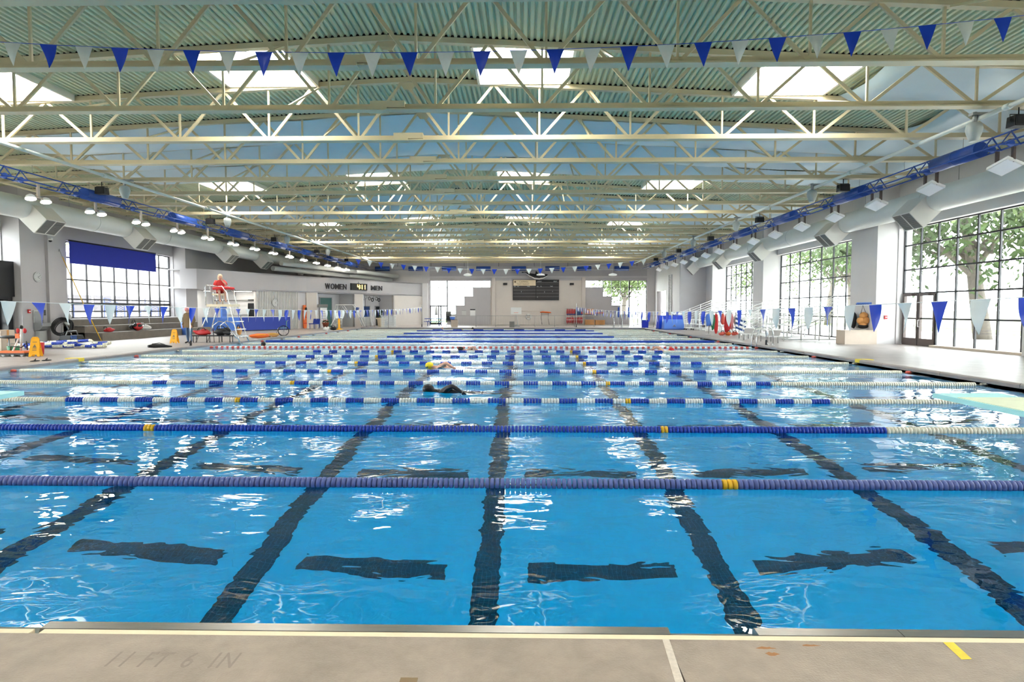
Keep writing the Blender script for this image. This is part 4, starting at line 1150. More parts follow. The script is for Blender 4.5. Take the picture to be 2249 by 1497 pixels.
E_ = [('pel', 'sp'), ('sp', 'ch'), ('ch', 'nk'), ('nk', 'hd0'), ('hd0', 'hd'), ('hd', 'hd1'), ('pel', 'hl'), ('hl', 'kl'), ('kl', 'al'), ('al', 'tl'), ('pel', 'hr'), ('hr', 'kr'), ('kr', 'ar'), ('ar', 'tr'), ('ch', 'sl'), ('sl', 'el'), ('el', 'wl'), ('ch', 'sr'), ('sr', 'er'), ('er', 'wr')]
skin_body('body', N, E_, ['jeans', 'skin', 'black'], pr, lambda c: 1 if c.z > 1.38 or (c.z < .95 and abs(c.x) > .2 and c.z > .6) else (2 if c.z < .10 else 0))
# coat: a shell round torso and arms
m = MB(); prof = [(.205, .74), (.215, .86), (.20, 1.02), (.215, 1.2), (.225, 1.33), (.16, 1.41), (.085, 1.45)]
n = 18; vs = []
for r, z in prof:
    for i in range(n):
        a = 2 * pi * i / n; vs.append((r * 1.15 * cos(a), r * .82 * sin(a) - .02, z + .01 * sin(3 * a)))
m.add(vs, [(k * n + i, k * n + (i + 1) % n, (k + 1) * n + (i + 1) % n, (k + 1) * n + i) for k in range(len(prof) - 1) for i in range(n)], 0, True); m.obj('coat', 'brown_coat', pr)
for s in (-1, 1):
    m = MB(); m.path([(s * .17, -.02, 1.36), (s * .235, 0, 1.26), (s * .285, .02, 1.07), (s * .27, -.07, .90), (s * .255, -.10, .85)], [.09, .09, .078, .066, .06], 10); m.obj('sleeve', 'brown_coat', pr)
    m = MB(); hand(m, (s * .25, -.10, .86), (0, -.1, -1), (s, 0, 0)); m.obj('hand', 'skin', pr)
m = MB(); m.ell((0, -.085, 1.60), (.105, .115, .10), 16, 10); m.lathe([(.11, 1.585), (.125, 1.58), (.105, 1.60)], 16, (0, -.085, 0)); m.obj('cap', 'pink', pr)
for s in (-1, 1):
    m = MB(); m.ell((s * .098, -.085, 1.545), (.015, .025, .035), 8, 6); m.obj('ear', 'skin', pr)
m = MB(); m.ell((0, -.19, 1.54), (.016, .025, .024), 8, 6); m.obj('nose', 'skin', pr)
# lifeguard chair ------------------------------------------------------
gc = thing('lifeguard_chair', 'tall steel lifeguard chair with ladder beside the pool', 'lifeguard chair', (-14.75, 30.1, DK))
def tubeobj(p, r, mt, parent, name, n=8):
    m = MB(); m.path(p, r, n); return m.obj(name, mt, parent)
for y in (-.38, .38):
    tubeobj([(-1.05, y * 1.5, 0), (-.62, y * 1.1, 1.15), (-.40, y, 1.75), (-.62, y, 1.82), (-.62, y, 2.72), (-.55, y, 2.76), (-.05, y, 2.70)], .028, 'chrome', gc, 'leg')
    tubeobj([(1.05, y * 1.3, 0), (.92, y * 1.25, .35), (.55, y, 1.80), (.40, y, 2.45), (.18, y, 2.70), (-.05, y, 2.70)], .028, 'chrome', gc, 'leg')
    tubeobj([(-.25, y, 0), (-.3, y, .8), (.0, y, 1.02), (.30, y, .95), (.86, y, .18)], .024, 'chrome', gc, 'brace')
m = MB(); m.b2((-.55, -.45, 1.72), (.66, .45, 1.84)); m.obj('platform', 'cream_strip', gc)
m = MB(); m.b2((-.32, -.36, 2.28), (.10, .36, 2.36)); m.obj('seat', 'cream_strip', gc)
m = MB(); m.box((-.40, 0, 2.58), (.04, .72, .30)); m.obj('backrest', 'pale_grey', gc)
for y in (-.3, .3):
    m = MB(); m.cyl((-.12, y, 1.84), (-.12, y, 2.28), .03, n=8); m.obj('seat_post', 'chrome', gc)
for k, (x, z) in enumerate(((.98, .28), (.88, .62), (.78, 1.0), (.70, 1.36))):
    m = MB(); m.box((x - .02, 0, z), (.2, .82, .045)); m.obj('step', 'white_plastic', gc)
m = MB(); m.b2((.02, -.24, 1.15), (.1, .24, 1.72)); m.obj('shelf_panel', 'blue_light', gc)
# seated lifeguard
lg = thing('person', 'lifeguard in a red shirt seated on the tall chair, hand at chin', 'person', (-14.85, 30.1, DK + 2.36), radians(38))
# local frame: faces -Y (towards the camera, turned to the pool)
N = {'pel': (0, 0, .12, .14), 'sp': (0, -.02, .30, .135), 'ch': (0, -.05, .50, .15), 'nk': (0, -.09, .66, .05), 'hd0': (0, -.11, .71, .062), 'hd': (0, -.12, .80, .092), 'hd1': (0, -.115, .88, .065),
     'hl': (-.10, -.06, .10, .10), 'kl': (-.13, -.46, .12, .065), 'al': (-.10, -.42, -.34, .04), 'tl': (-.10, -.58, -.40, .035), 'hr': (.10, -.06, .10, .10), 'kr': (.14, -.46, .12, .065), 'ar': (.13, -.52, -.34, .04), 'tr': (.14, -.68, -.40, .035),
     'sl': (-.18, -.05, .57, .07), 'el': (-.27, -.16, .32, .05), 'wl': (-.05, -.38, .30, .033), 'sr': (.18, -.05, .57, .07), 'er': (.22, -.30, .42, .048), 'wr': (.06, -.26, .62, .032)}
skin_body('body', N, E_, ['skin', 'red_shirt', 'red'], lg, lambda c: 2 if (c.z < .24 and c.y > -.34 and c.z > .0 and abs(c.x) < .26) else 0)
m = MB(); prof = [(.175, .12), (.18, .28), (.185, .42), (.19, .54), (.13, .62), (.07, .655)]; n = 16; vs = []
for r, z in prof:
    for i in range(n):
        a = 2 * pi * i / n; vs.append((r * 1.1 * cos(a), r * .85 * sin(a) - .02 - .1 * z, z))
m.add(vs, [(k * n + i, k * n + (i + 1) % n, (k + 1) * n + (i + 1) % n, (k + 1) * n + i) for k in range(len(prof) - 1) for i in range(n)], 0, True); m.obj('shirt', 'red_shirt', lg)
m = MB(); m.path([(-.16, -.05, .60), (-.23, -.10, .47), (-.265, -.15, .35)], [.085, .08, .075], 10); m.obj('sleeve', 'red_shirt', lg)
m = MB(); m.path([(.16, -.05, .60), (.21, -.17, .52), (.22, -.27, .44)], [.085, .08, .075], 10); m.obj('sleeve', 'red_shirt', lg)
m = MB(); hand(m, (-.05, -.38, .30), (.9, -.3, 0), (0, 0, 1)); m.obj('hand', 'skin', lg)
m = MB(); hand(m, (.06, -.26, .62), (-.2, .1, .9), (0, -1, 0)); m.obj('hand', 'skin', lg)
m = MB(); m.ell((0, -.095, .835), (.115, .115, .125), 16, 10); m.ell((0, -.03, .76), (.11, .07, .15), 14, 8); m.obj('hair', 'hair_blond', lg)
m = MB(); m.ell((0, -.155, .79), (.082, .07, .095), 14, 10); m.ell((0, -.228, .785), (.014, .022, .02), 8, 6); fc = m.obj('face', 'skin', lg)
for s in (-1, 1):
    m = MB(); m.ell((s * .033, -.222, .808), (.013, .008, .008), 8, 6); m.obj('eye', 'black', fc)
m = MB(); m.ell((0, -.222, .748), (.026, .008, .008), 8, 6); m.obj('mouth', 'red', fc)
rt = thing('rescue_tube', 'red rescue tube lying across the lap of the seated lifeguard', 'rescue tube', (-14.55, 29.80, DK + 2.58), radians(25))
m = MB(); m.path([(-.45, 0, .0), (-.2, -.04, .04), (.2, -.04, .04), (.5, 0, .02)], [.06, .075, .075, .06], 10); m.obj('foam', 'red_shirt', rt)
m = MB(); m.path([(.5, 0, .02), (.56, -.02, -.1), (.55, -.02, -.35)], .012, 5); m.obj('strap', 'black', rt)
# bench of life jackets under the chair
jb = thing('low_bench', 'low black bench under the lifeguard chair', 'bench', (-15.0, 29.55, DK))
m = MB(); m.b2((-.95, -.18, .30), (1.0, .18, .35)); m.obj('seat', 'black', jb)
for x in (-.85, -.2, .4, .92):
    for y in (-.14, .14):
        m = MB(); m.cyl((x, y, 0), (x, y, .3), .018, n=6); m.obj('leg', 'black', jb)
bag('life_jacket', 'heap of red life vests on the left half of the low bench', (-15.45, 29.55, DK + .35), (.42, .18, .16), 'red', seed=9, wob=.4)
bag('gear_bag', 'dark navy gear bag on the right half of the low bench', (-14.5, 29.55, DK + .35), (.42, .2, .2), 'black', seed=12, wob=.3)
bag('orange_bag', 'small orange mesh bag hanging on the guard chair ladder', (-13.95, 30.15, DK + .35), (.12, .16, .22), 'wood_orange', seed=14, wob=.3)
gb = thing('fin_bag', 'long black bag lying at the left pool coping', 'bag', (-14.75, 24.8, DK + .03), radians(55))
m = MB(); m.path([(-.45, 0, .08), (-.2, .02, .09), (.1, .0, .08), (.3, -.04, .05), (.45, -.05, .04)], [.05, .09, .08, .05, .03], 10); m.obj('body', 'black', gb); m = MB(); m.path([(-.3, 0, .17), (0, .02, .2), (.2, 0, .13)], .012, 5); m.obj('strap', 'black_rubber', gb)
for i, x in enumerate((-14.45, -14.30)):
    q = thing('sandal', ['left', 'right'][i] + ' black sandal on the coping above the near end of a white rope', 'sandal', (x, 18.0 + .25 * i, DK + .04), radians(60), 'sandals'); m = MB(); m.ell((0, 0, .02), (.14, .05, .022), 14, 6); m.obj('sole', 'black_rubber', q); m = MB(); m.path([(-.02, -.05, .02), (.02, 0, .08), (-.02, .05, .02)], .014, 5); m.obj('strap', 'hair_dark', q)
wb = bucket('white and blue plastic bin against the left wall', (-21.3, 38.6, DK), .26, .8, 'blue_light')
wall_clock('round clock on the ribbed lobby wall', tuple(Vector((*(Vector(B) + _d * .33 + _n * .02), 2.25))), .3, tuple(_n))
# reception desk
dk = thing('reception_desk', 'long royal blue reception desk in the lobby opening', 'desk', (0, 0, DK))
def panelseg(p, q, z0, z1, th, mt, name, parent):
    p = Vector(p); q = Vector(q); d = (q - p).normalized(); nn = Vector((d.y, -d.x)); m = MB(); vs = []
    for z in (z0, z1):
        for k in (p, q, q - nn * th, p - nn * th): vs.append((k.x, k.y, z))
    m.add(vs, [(0, 1, 2, 3), (4, 5, 6, 7), (0, 1, 5, 4), (1, 2, 6, 5), (2, 3, 7, 6), (3, 0, 4, 7)]); return m.obj(name, mt, parent)
D0, D1, D2 = (-23.3, 44.5), (-20.75, 44.9), (-18.55, 48.9)
panelseg(D0, D1, .06, 1.02, .5, 'blue_light', 'front_panel', dk); panelseg(D1, D2, .06, 1.02, .5, 'blue_desk', 'front_panel', dk)  # paler blue on the end panel paints in the light falling there
panelseg(D0, D1, 1.02, 1.07, .6, 'white_paint', 'worktop', dk); panelseg(D1, D2, 1.02, 1.07, .6, 'white_paint', 'worktop', dk)
panelseg(D1, D2, 0, .06, .45, 'black', 'plinth', dk)
# lobby back fittings
for i, (x, y) in enumerate(((-22.9, 45.5), (-21.3, 46.6))):
    q = thing('lobby_lamp', ['left', 'right'][i] + ' warm ceiling light panel inside the lobby', 'lamp', (x, y, ZB - .02), 0, 'lobby lamps'); m = MB(); m.b2((-.65, -.35, -.03), (.65, .35, .03)); m.obj('housing', 'white_paint', q); m = MB(); m.b2((-.6, -.3, -.045), (.6, .3, -.03)); m.obj('diffuser', 'office_lamp', q)
for i, (t_, z) in enumerate(((.15, 1.7), (.55, 1.9))):
    q = thing('lane_chart', ['white', 'pale'][i] + ' notice board behind the reception desk', 'notice board', (-23.2 + 2.0 * t_ * 1.5, 47.46, 1.65), 0); m = MB(); m.b2((-.45, -.02, -.35), (.45, 0.02, .35)); m.obj('frame', 'pale_grey', q); m = MB(); m.b2((-.42, -.03, -.32), (.42, -.02, .32)); m.obj('sheet', 'clear_white', q)
q = thing('office_window', 'dark service window in the lobby back wall', 'window', (-20.95, 47.46, 1.65)); m = MB(); m.b2((-.3, -.03, -.55), (.3, .03, .55)); m.obj('pane', 'black', q); m = MB(); m.path([(-.32, -.03, -.57), (.32, -.03, -.57), (.32, -.03, .57), (-.32, -.03, .57)], .025, 4, closed=True); m.obj('frame', 'white_paint', q)
q = thing('rescue_pole', 'long dark rescue pole hung across the lobby back wall', 'pole', (-22.2, 47.38, 2.42)); m = MB(); m.cyl((-1.7, 0, -.03), (1.75, 0, .03), .03, n=8); m.obj('shaft', 'grille', q); m = MB(); m.cyl((1.0, 0, .02), (1.75, 0, .03), .045, n=8); m.obj('grip', 'black', q)
# spine board on the lobby wall corner
_p = Vector(B) + _d * .93 + _n * .06
sb = thing('spine_board', 'tall orange rescue board hung on the wall beside the blue desk', 'rescue board', (_p.x, _p.y, DK + .02), atan2(_d.y, _d.x))
m = MB(); m.prism([(-.18, .1), (-.1, 0), (.1, 0), (.18, .1), (.2, 1.3), (.14, 1.95), (-.14, 1.95), (-.2, 1.3)], -.09, 0, 'y'); m.obj('board', 'orange', sb)
m = MB(); m.ell((.1, -.12, 1.6), (.12, .06, .16), 12, 8); m.obj('head_block', 'black', sb)
for z in (.4, .9, 1.3):
    m = MB(); m.b2((-.21, -.1, z), (.21, -.085, z + .05)); m.obj('strap', 'red', sb)
# torpedo buoys on the deck
for i, (x, y, l, mt) in enumerate(((-14.55, 33.9, .55, 'orange'), (-14.35, 35.0, .5, 'wood_orange'))):
    q = thing('rescue_buoy', ['red-orange', 'lighter orange'][i] + ' rescue buoy lying on the deck edge before the wheelchair', 'buoy', (x, y, DK + .01), radians(35 + 25 * i)); m = MB(); m.ell((0, 0, .13), (l, .18, .13), 16, 10, 0, None, .2, i); m.obj('shell', mt, q)
    m = MB(); m.path([(-l * .5, -.14, .18), (0, -.24, .2), (l * .5, -.14, .18)], .018, 6); m.obj('handle', 'float_yellow', q); m = MB(); m.path([(l, 0, .1), (l + .1, .05, .04), (l + .05, .2, .02)], .01, 5); m.obj('line', 'clear_white', q)
# wheelchair
wc = thing('wheelchair', 'wheelchair with a teal seat parked near the pool edge', 'wheelchair', (-14.45, 37.0, DK), radians(-70))
for s in (-.27, .27):
    m = MB(); m.path([(s, .30 * cos(a), .31 + .30 * sin(a)) for a in [2 * pi * i / 20 for i in range(20)]], .018, 6, closed=True); wh = m.obj('wheel', 'black_rubber', wc)
    m = MB()
    for i in range(8): a = pi * i / 4; m.cyl((s, 0, .31), (s, .29 * cos(a), .31 + .29 * sin(a)), .004, n=4)
    m.obj('spokes', 'chrome', wh)
    m = MB(); m.cyl((s * .8 - .01, -.42, .07), (s * .8 + .01, -.42, .07), .07, n=12); m.obj('caster', 'black_rubber', wc)
    m = MB(); m.path([(s * .85, .28, .95), (s * .85, .2, .88), (s * .85, .16, .48), (s * .85, -.28, .48), (s * .8, -.42, .1), (s * .8, -.6, .06)], .016, 6); m.obj('frame', 'chrome', wc)
m = MB(); m.b2((-.22, -.26, .46), (.22, .18, .51)); m.obj('seat', 'teal', wc); m = MB(); m.b2((-.22, .15, .51), (.22, .2, .92)); m.obj('backrest', 'teal', wc)
m = MB(); m.b2((-.2, -.66, .05), (.2, -.5, .08)); m.obj('footrest', 'black', wc)
#SECTION far left
CF = Vector(F) - Vector(Cc); LCF = CF.length; CFd = CF.normalized(); CFn = Vector((CFd.y, -CFd.x)); CFa = atan2(CFd.y, CFd.x)
def on_cf(t, off=0.0): return Vector(Cc) + CF * t + CFn * off
def sign(body, t0, t1, z, size, label):
    p = on_cf(t0, .02); r = thing('wall_lettering', label, 'lettering', (p.x, p.y, z), CFa)
    x = 0; L = (t1 - t0) * LCF; n = len(body)
    wd = {'W': 1.25, 'M': 1.15, 'O': 1.05, 'E': .8, 'N': 1.0}; tot = sum(wd[c] for c in body)
    for c in body:
        o = text('letter', c, size, 'dark_letter', None, (0, 0, 0), (0, 0, 0), ext=.03, bold=.004)
        bb = [v.co.x for v in o.data.vertices]; w = max(bb) - min(bb); tgt = wd[c] / tot * L * .84
        s = tgt / w
        for v in o.data.vertices: v.co = Vector(((v.co.x - min(bb)) * s + x, -v.co.z - .03, v.co.y))
        o.parent = r; x += wd[c] / tot * L
sign('WOMEN', .13, .292, 3.52, .70, 'black raised letters WOMEN on the grey fascia')
sign('MEN', .488, .590, 3.56, .64, 'black raised letters MEN on the grey fascia')
# digital pace clock 4:11
p = on_cf(.320, .04); ck = thing('digital_clock', 'black digital wall clock showing 4:11 between WOMEN and MEN', 'clock', (p.x, p.y, 3.5), CFa)
m = MB(); m.b2((0, -.08, 0), (2.1, .04, .62)); m.obj('case', 'black', ck)
def seg7(x, ch, w=.2, h=.40, z0=.11):
    S = {'4': 'bcfg', '1': 'bc'}[ch]
    P = {'a': ((0, h), (w, h)), 'b': ((w, h), (w, h / 2)), 'c': ((w, h / 2), (w, 0)), 'd': ((0, 0), (w, 0)), 'e': ((0, 0), (0, h / 2)), 'f': ((0, h / 2), (0, h)), 'g': ((0, h / 2), (w, h / 2))}
    m = MB()
    for s in S:
        a, b = P[s]; m.bar((x + a[0], -.09, z0 + a[1]), (x + b[0], -.09, z0 + b[1]), .02, .042)
    m.obj('digit', 'led', ck)
seg7(.80, '4', .24); seg7(1.28, '1', .12); seg7(1.66, '1', .12)
m = MB(); m.box((1.18, -.09, .22), (.05, .02, .05)); m.box((1.18, -.09, .40), (.05, .02, .05)); m.obj('colon', 'led', ck)
m = MB(); m.b2((1.0, -.01, .62), (1.08, .03, .8)); m.obj('mount', 'grey_metal', ck)
# doors at the back of the recess
def door_cf(name, t0, t1, z1, mt, label, off=-1.88):
    p = on_cf(t0, off); w = (t1 - t0) * LCF; r = sroot(name, (p.x, p.y, DK), label); r.rotation_euler = (0, 0, CFa)
    m = MB(); m.b2((0, -.05, 0), (w, .02, z1)); lf = m.obj('door_leaf', mt, r)
    m = MB()
    for a, b in (((-.07, -.07, 0), (0, .02, z1 + .07)), ((w, -.07, 0), (w + .07, .02, z1 + .07)), ((0, -.07, z1), (w, .02, z1 + .07))): m.b2(a, b)
    m.obj('door_frame', 'wall_grey', r)
    m = MB(); m.cyl((w * .85, -.05, .95), (w * .85, -.12, .95), .03, n=8); m.obj('door_handle', 'chrome', lf)
door_cf('door_3', .20, .285, 2.65, 'green_door', 'green door in the recess below WOMEN')
door_cf('door_4', .52, .60, 1.9, 'blue_door', 'dark blue door in the recess below MEN')
door_cf('door_5', .655, .70, 1.9, 'black', 'black doorway beside the dark blue door')
# notice panel and pot, blue seat
p = on_cf(.085, .12); q = thing('rules_panel', 'tall white rules panel with dark header beside the WOMEN doorway', 'sign', (p.x, p.y, DK), CFa)
m = MB(); m.b2((0, -.04, .02), (.75, .02, 1.75)); m.obj('panel', 'clear_white', q)
m = MB(); m.b2((-.25, -.05, 1.78), (.85, .02, 2.05)); m.obj('header', 'grille', q)
m = MB()
for k in range(6): m.b2((.1, -.045, .4 + k * .2), (.62, -.041, .46 + k * .2))
m.obj('print', 'pale_grey', q)
p = on_cf(.05, .8); bc = thing('side_chair', 'royal blue chair by the wall below WOMEN', 'chair', (-17.3, 51.0, DK), radians(-30))
m = MB(); m.box((0, .2, .62), (.75, .06, .42), Matrix.Rotation(radians(-12), 3, 'X')); m.obj('backrest', 'blue_desk', bc)
m = MB(); m.box((0, -.05, .42), (.75, .5, .07)); m.obj('seat', 'blue_desk', bc)
for x in (-.3, .3):
    for y in (-.25, .18):
        m = MB(); m.cyl((x, y, 0), (x, y, .4), .022, n=6); m.obj('leg', 'blue_metal', bc)
fp = thing('flower_pot', 'terracotta flower pot with pink flowers below WOMEN', 'flower pot', (-17.0, 52.9, DK))
m = MB(); m.lathe([(.17, 0), (.27, .42), (.29, .42), (.29, .48), (.25, .48), (.24, .4)], 18); m.obj('pot', 'terracotta', fp)
m = MB()
for i in range(26): a = i * 2.4; r = .06 + .2 * (i / 26); m.ell((r * cos(a), r * sin(a), .50 + .18 * (1 - r * 3) + .05 * sin(i)), (.06, .06, .035), 6, 4)
m.obj('leaves', 'leaf', fp)
for i in range(7):
    a = i * .9; m = MB(); m.ell((.16 * cos(a), .16 * sin(a), .66 + .05 * sin(i * 2)), (.05, .05, .04), 8, 5); m.obj('blossom', 'pink', fp)
# white guard chair below the MEN sign and the pool lift
g2 = thing('white_guard_chair', 'white tubular guard chair frame standing before the MEN doorway', 'lifeguard chair', (-15.55, 54.2, DK))
for y in (-.35, .35):
    m = MB(); m.path([(-1.0, y, 0), (-1.0, y, 1.3), (-.85, y, 2.0), (.65, y, 2.0), (.8, y, 1.75), (1.5, y, .1)], .035, 8); m.obj('side_frame', 'white_paint', g2)
    m = MB(); m.path([(-.55, y, 0), (-.55, y, 1.35)], .035, 8); m.obj('ladder_post', 'white_paint', g2)
    m = MB(); m.path([(-.8, y, 1.35), (-.35, y, 1.95), (.1, y, 1.35)], .022, 6); m.obj('brace', 'white_paint', g2)
for z in (.3, .65, 1.0):
    m = MB(); m.b2((-1.0, -.35, z), (-.55, .35, z + .05)); m.obj('rung', 'white_paint', g2)
m = MB(); m.b2((-1.0, -.36, 1.3), (.5, .36, 1.38)); m.obj('platform', 'white_paint', g2)
m = MB(); m.box((.9, 0, 1.55), (.12, .6, .5), Matrix.Rotation(radians(25), 3, 'Y')); m.obj('backrest', 'blue_metal', g2)
pl2 = thing('pool_lift', 'white pool lift chair on a yellow post at the left pool edge', 'pool lift', (-14.55, 48.6, DK))
m = MB(); m.lathe([(.28, 0), (.28, .06), (.09, .12), (.08, .95), (.05, 1.0)], 14); m.obj('post', 'yellow_sign', pl2)
m = MB(); m.path([(0, 0, .95), (.1, 0, 1.5), (-.3, 0, 1.3)], .04, 8); m.obj('arm', 'white_paint', pl2)
m = MB(); m.box((-.1, .15, .95), (.5, .5, .08)); m.box((-.1, .4, 1.25), (.5, .08, .6)); m.obj('seat', 'white_plastic', pl2)
m = MB(); m.path([(-.3, -.1, .9), (-.6, -.2, .35), (-.2, -.2, .35)], .03, 6); m.obj('footrest', 'white_paint', pl2)
for i, (x, y, mt) in enumerate(((-14.9, 46.4, 'white_plastic'), (-14.55, 47.2, 'black'))):
    bag('swim_bag', ['small white bag at the left pool edge before the pool lift', 'small black and white bag beside the yellow lift post'][i], (x, y, DK), (.24, .18, .17), mt, seed=20 + i, wob=.35)
# hanging ring decorations over the men's recess
p = on_cf(.5, -.6); hg = thing('hanging_fins', 'cluster of grey and black rings hung above the dark blue door', 'decoration', (p.x, p.y, ZB - .05), CFa)
for i in range(9):
    m = MB(); c = Vector((-1.3 + i * .38, .1 * sin(i), -.18 - .12 * (i % 3))); m.path([c + Vector((.14 * cos(a), .03, .16 * sin(a))) for a in [2 * pi * k / 12 for k in range(12)]], .04, 6, closed=True); m.obj('ring', ['pale_grey', 'grille', 'black'][i % 3], hg)
m = MB(); m.cyl((-1.5, 0, 0), (1.9, 0, 0), .02, n=6); m.obj('rail', 'grey_metal', hg)
m = MB(); m.path([(-.3, 0, -.3), (-.32, 0, -1.2), (-.3, 0, -1.9)], .02, 5); m.obj('cord', 'black', hg)
# folding table and planter
tb = thing('folded_table', 'grey folded table leaning with chrome legs beside the planter', 'table', (-14.6, 57.0, DK), CFa)
m = MB(); m.box((0, 0, .5), (1.3, .06, .85), Matrix.Rotation(radians(-15), 3, 'X')); m.obj('top', 'grey_metal', tb)
for x in (-.5, .5): m = MB(); m.path([(x, -.15, 0), (x, -.05, .9), (x + .2, -.1, .9), (x + .3, -.35, 0)], .02, 6); m.obj('leg', 'chrome', tb)
pt = thing('stone_planter', 'tan stone planter with a shrub before the dark blue door', 'planter', (-13.3, 57.6, DK))
m = MB(); m.lathe([(.26, 0), (.3, .1), (.36, .68), (.48, .74), (.48, .82), (.4, .8)], 18); m.obj('pot', 'sign_cream', pt)
m = MB()
_r2 = random.Random(5)
for i in range(220):
    a = _r2.uniform(0, 6.28); rr = _r2.uniform(0, .32); z = .82 + _r2.uniform(0, .75); c = Vector((rr * cos(a), rr * sin(a), z)); n_ = Vector((_r2.uniform(-1, 1), _r2.uniform(-1, 1), _r2.uniform(-.3, 1))).normalized(); u = n_.orthogonal().normalized() * .06; v = n_.cross(u)
    m.add([c - u, c - v * .5, c + u, c + v * .5], [(0, 1, 2, 3)])
m.obj('shrub', 'leaf', pt)
# resin starting steps (white lattice) on the far left corner of the pool
for i, x in enumerate((-12.15, -11.45)):
    q = thing('lattice_steps', ['left', 'right'][i] + ' white lattice step tower at the far left pool corner', 'steps', (x, 53.9, DK))
    for z in [k * .16 for k in range(7)]:
        w = .30 - (.10 * max(0, k - 3) / 4 if False else 0); m = MB(); m.b2((-.24, -.2, z), (.24, .2, z + .035)); m.obj('tread', 'white_paint', q)
    for xx in (-.24, -.08, .08, .24):
        m = MB(); m.b2((xx - .02, -.2, 0), (xx + .02, -.16, 1.0)); m.obj('upright', 'white_paint', q); m = MB(); m.b2((xx - .02, .16, 0), (xx + .02, .2, 1.0)); m.obj('upright', 'white_paint', q)
    m = MB(); m.path([(-.24 + .02, 0, .95), (-.3, 0, 1.1), (.3, 0, 1.1), (.24, 0, .95)], .025, 6); m.obj('grab_rail', 'white_paint', q)
#SECTION far end
# scoreboard
sc = thing('scoreboard', 'dark two column scoreboard with cream sponsor sign on the end wall', 'scoreboard', (-1.15, YF - .02, 2.72))
m = MB(); m.b2((0, -.16, 0), (4.9, 0, 2.16)); m.obj('cabinet', 'black', sc)
m = MB(); m.b2((.06, -.185, 1.52), (2.43, -.16, 2.12)); sg = m.obj('sponsor_sign', 'sign_cream', sc)
text('sign_text', 'CAMMIN', .27, 'brown_text', sg, (.68, -.19, 1.84), (pi / 2, 0, 0), ext=.003, sx=.9)
text('sign_text', 'TEAM MARKET', .25, 'brown_text', sg, (.42, -.19, 1.60), (pi / 2, 0, 0), ext=.003, sx=.82)
m = MB(); m.lathe([(.1, 0), (.07, .01)], 14, (.25, -.187, 1.93), Matrix.Rotation(pi / 2, 3, 'X')); m.obj('sign_emblem', 'brown_text', sg)
for cx in (.06, 2.49):
    for r_, z in enumerate((.06, .40, .74, 1.08) if cx < 1 else (.06, .40, .74, 1.08, 1.55)):
        m = MB(); m.b2((cx, -.175, z), (cx + 2.37, -.16, z + .30)); row = m.obj('score_row', 'score_panel', sc)
        m = MB(); m.b2((cx, -.18, z + .30), (cx + 2.37, -.165, z + .325)); m.obj('divider', 'score_strip', row)
    for wd, dx in (('LN', .05), ('PL', .45), ('TIME', 1.45)): text('heading', wd, .14, 'flag_white', sc, (cx + dx, -.17, 1.40), (pi / 2, 0, 0), ext=.003)
text('heading', 'EVENT', .16, 'flag_white', sc, (2.6, -.17, 1.92), (pi / 2, 0, 0), ext=.003); text('heading', 'HEAT', .16, 'flag_white', sc, (4.3, -.17, 1.92), (pi / 2, 0, 0), ext=.003)
for x, z in ((.9, .83), (3.35, .80), (4.2, .85), (2.6, .27)):
    m = MB(); m.b2((x, -.18, z), (x + .03, -.175, z + .12)); m.obj('lit_segment', 'flag_white', sc)
# whale model above it
wh = thing('whale_model', 'black and white killer whale model hung above the scoreboard', 'sculpture', (1.35, YF - .5, 5.25))
cs = [(-1.25, .38, .02), (-1.1, .33, .07), (-.7, .12, .18), (-.2, -.06, .28), (.3, -.10, .30), (.75, -.04, .24), (1.05, .05, .14), (1.2, .1, .03)]
m = MB(); n = 12; vs = []
for x, z, r in cs:
    for i in range(n):
        a = 2 * pi * i / n; vs.append((x, r * .8 * cos(a), z + r * sin(a)))
fs = [(k * n + i, k * n + (i + 1) % n, (k + 1) * n + (i + 1) % n, (k + 1) * n + i) for k in range(len(cs) - 1) for i in range(n)]
for k, f in enumerate(fs):
    i = k % n; m.add([], [])
    m.f.append(list(f)); m.m.append(1 if 6 <= i <= 11 and (i in (7, 8, 9, 10)) else 0); m.sm.append(True)
m.v += [tuple(v) for v in vs]; m.obj('body', ['black', 'white_paint'], wh)
m = MB(); m.prism([(-.15, .15), (.25, .18), (-.05, .55)], -.03, .03, 'y'); m.obj('dorsal_fin', 'black', wh)
m = MB(); m.prism([(-1.2, -.02), (-1.55, -.38), (-1.05, -.1), (-1.05, .1), (-1.55, .38), (-1.2, .02)], .36, .41, 'z'); m.obj('tail_fluke', 'black', wh)
for s in (-1, 1): m = MB(); m.prism([(.5, 0), (.75, 0), (.45, s * .5), (.3, s * .45)], -.2, -.16, 'z'); m.obj('flipper', 'black', wh)
m = MB(); m.ell((.78, -.2, .06), (.13, .03, .05)); m.obj('eye_patch', 'white_paint', wh)
for x in (-.6, .6): m = MB(); m.cyl((x, 0, .1), (x, 0, 1.9), .006, n=4); m.obj('hanging_wire', 'grey_metal', wh)
for i, x in enumerate((-1.95, 5.1)):
    q = thing('wall_speaker', 'black wall speaker to the ' + ['left', 'right'][i] + ' of the scoreboard', 'speaker', (x, YF - .02, 4.42)); m = MB(); m.box((0, -.14, 0), (.42, .26, .2)); m.obj('cabinet', 'black', q); m = MB(); m.box((0, -.275, 0), (.38, .012, .16)); m.obj('front_grille', 'black_rubber', q)
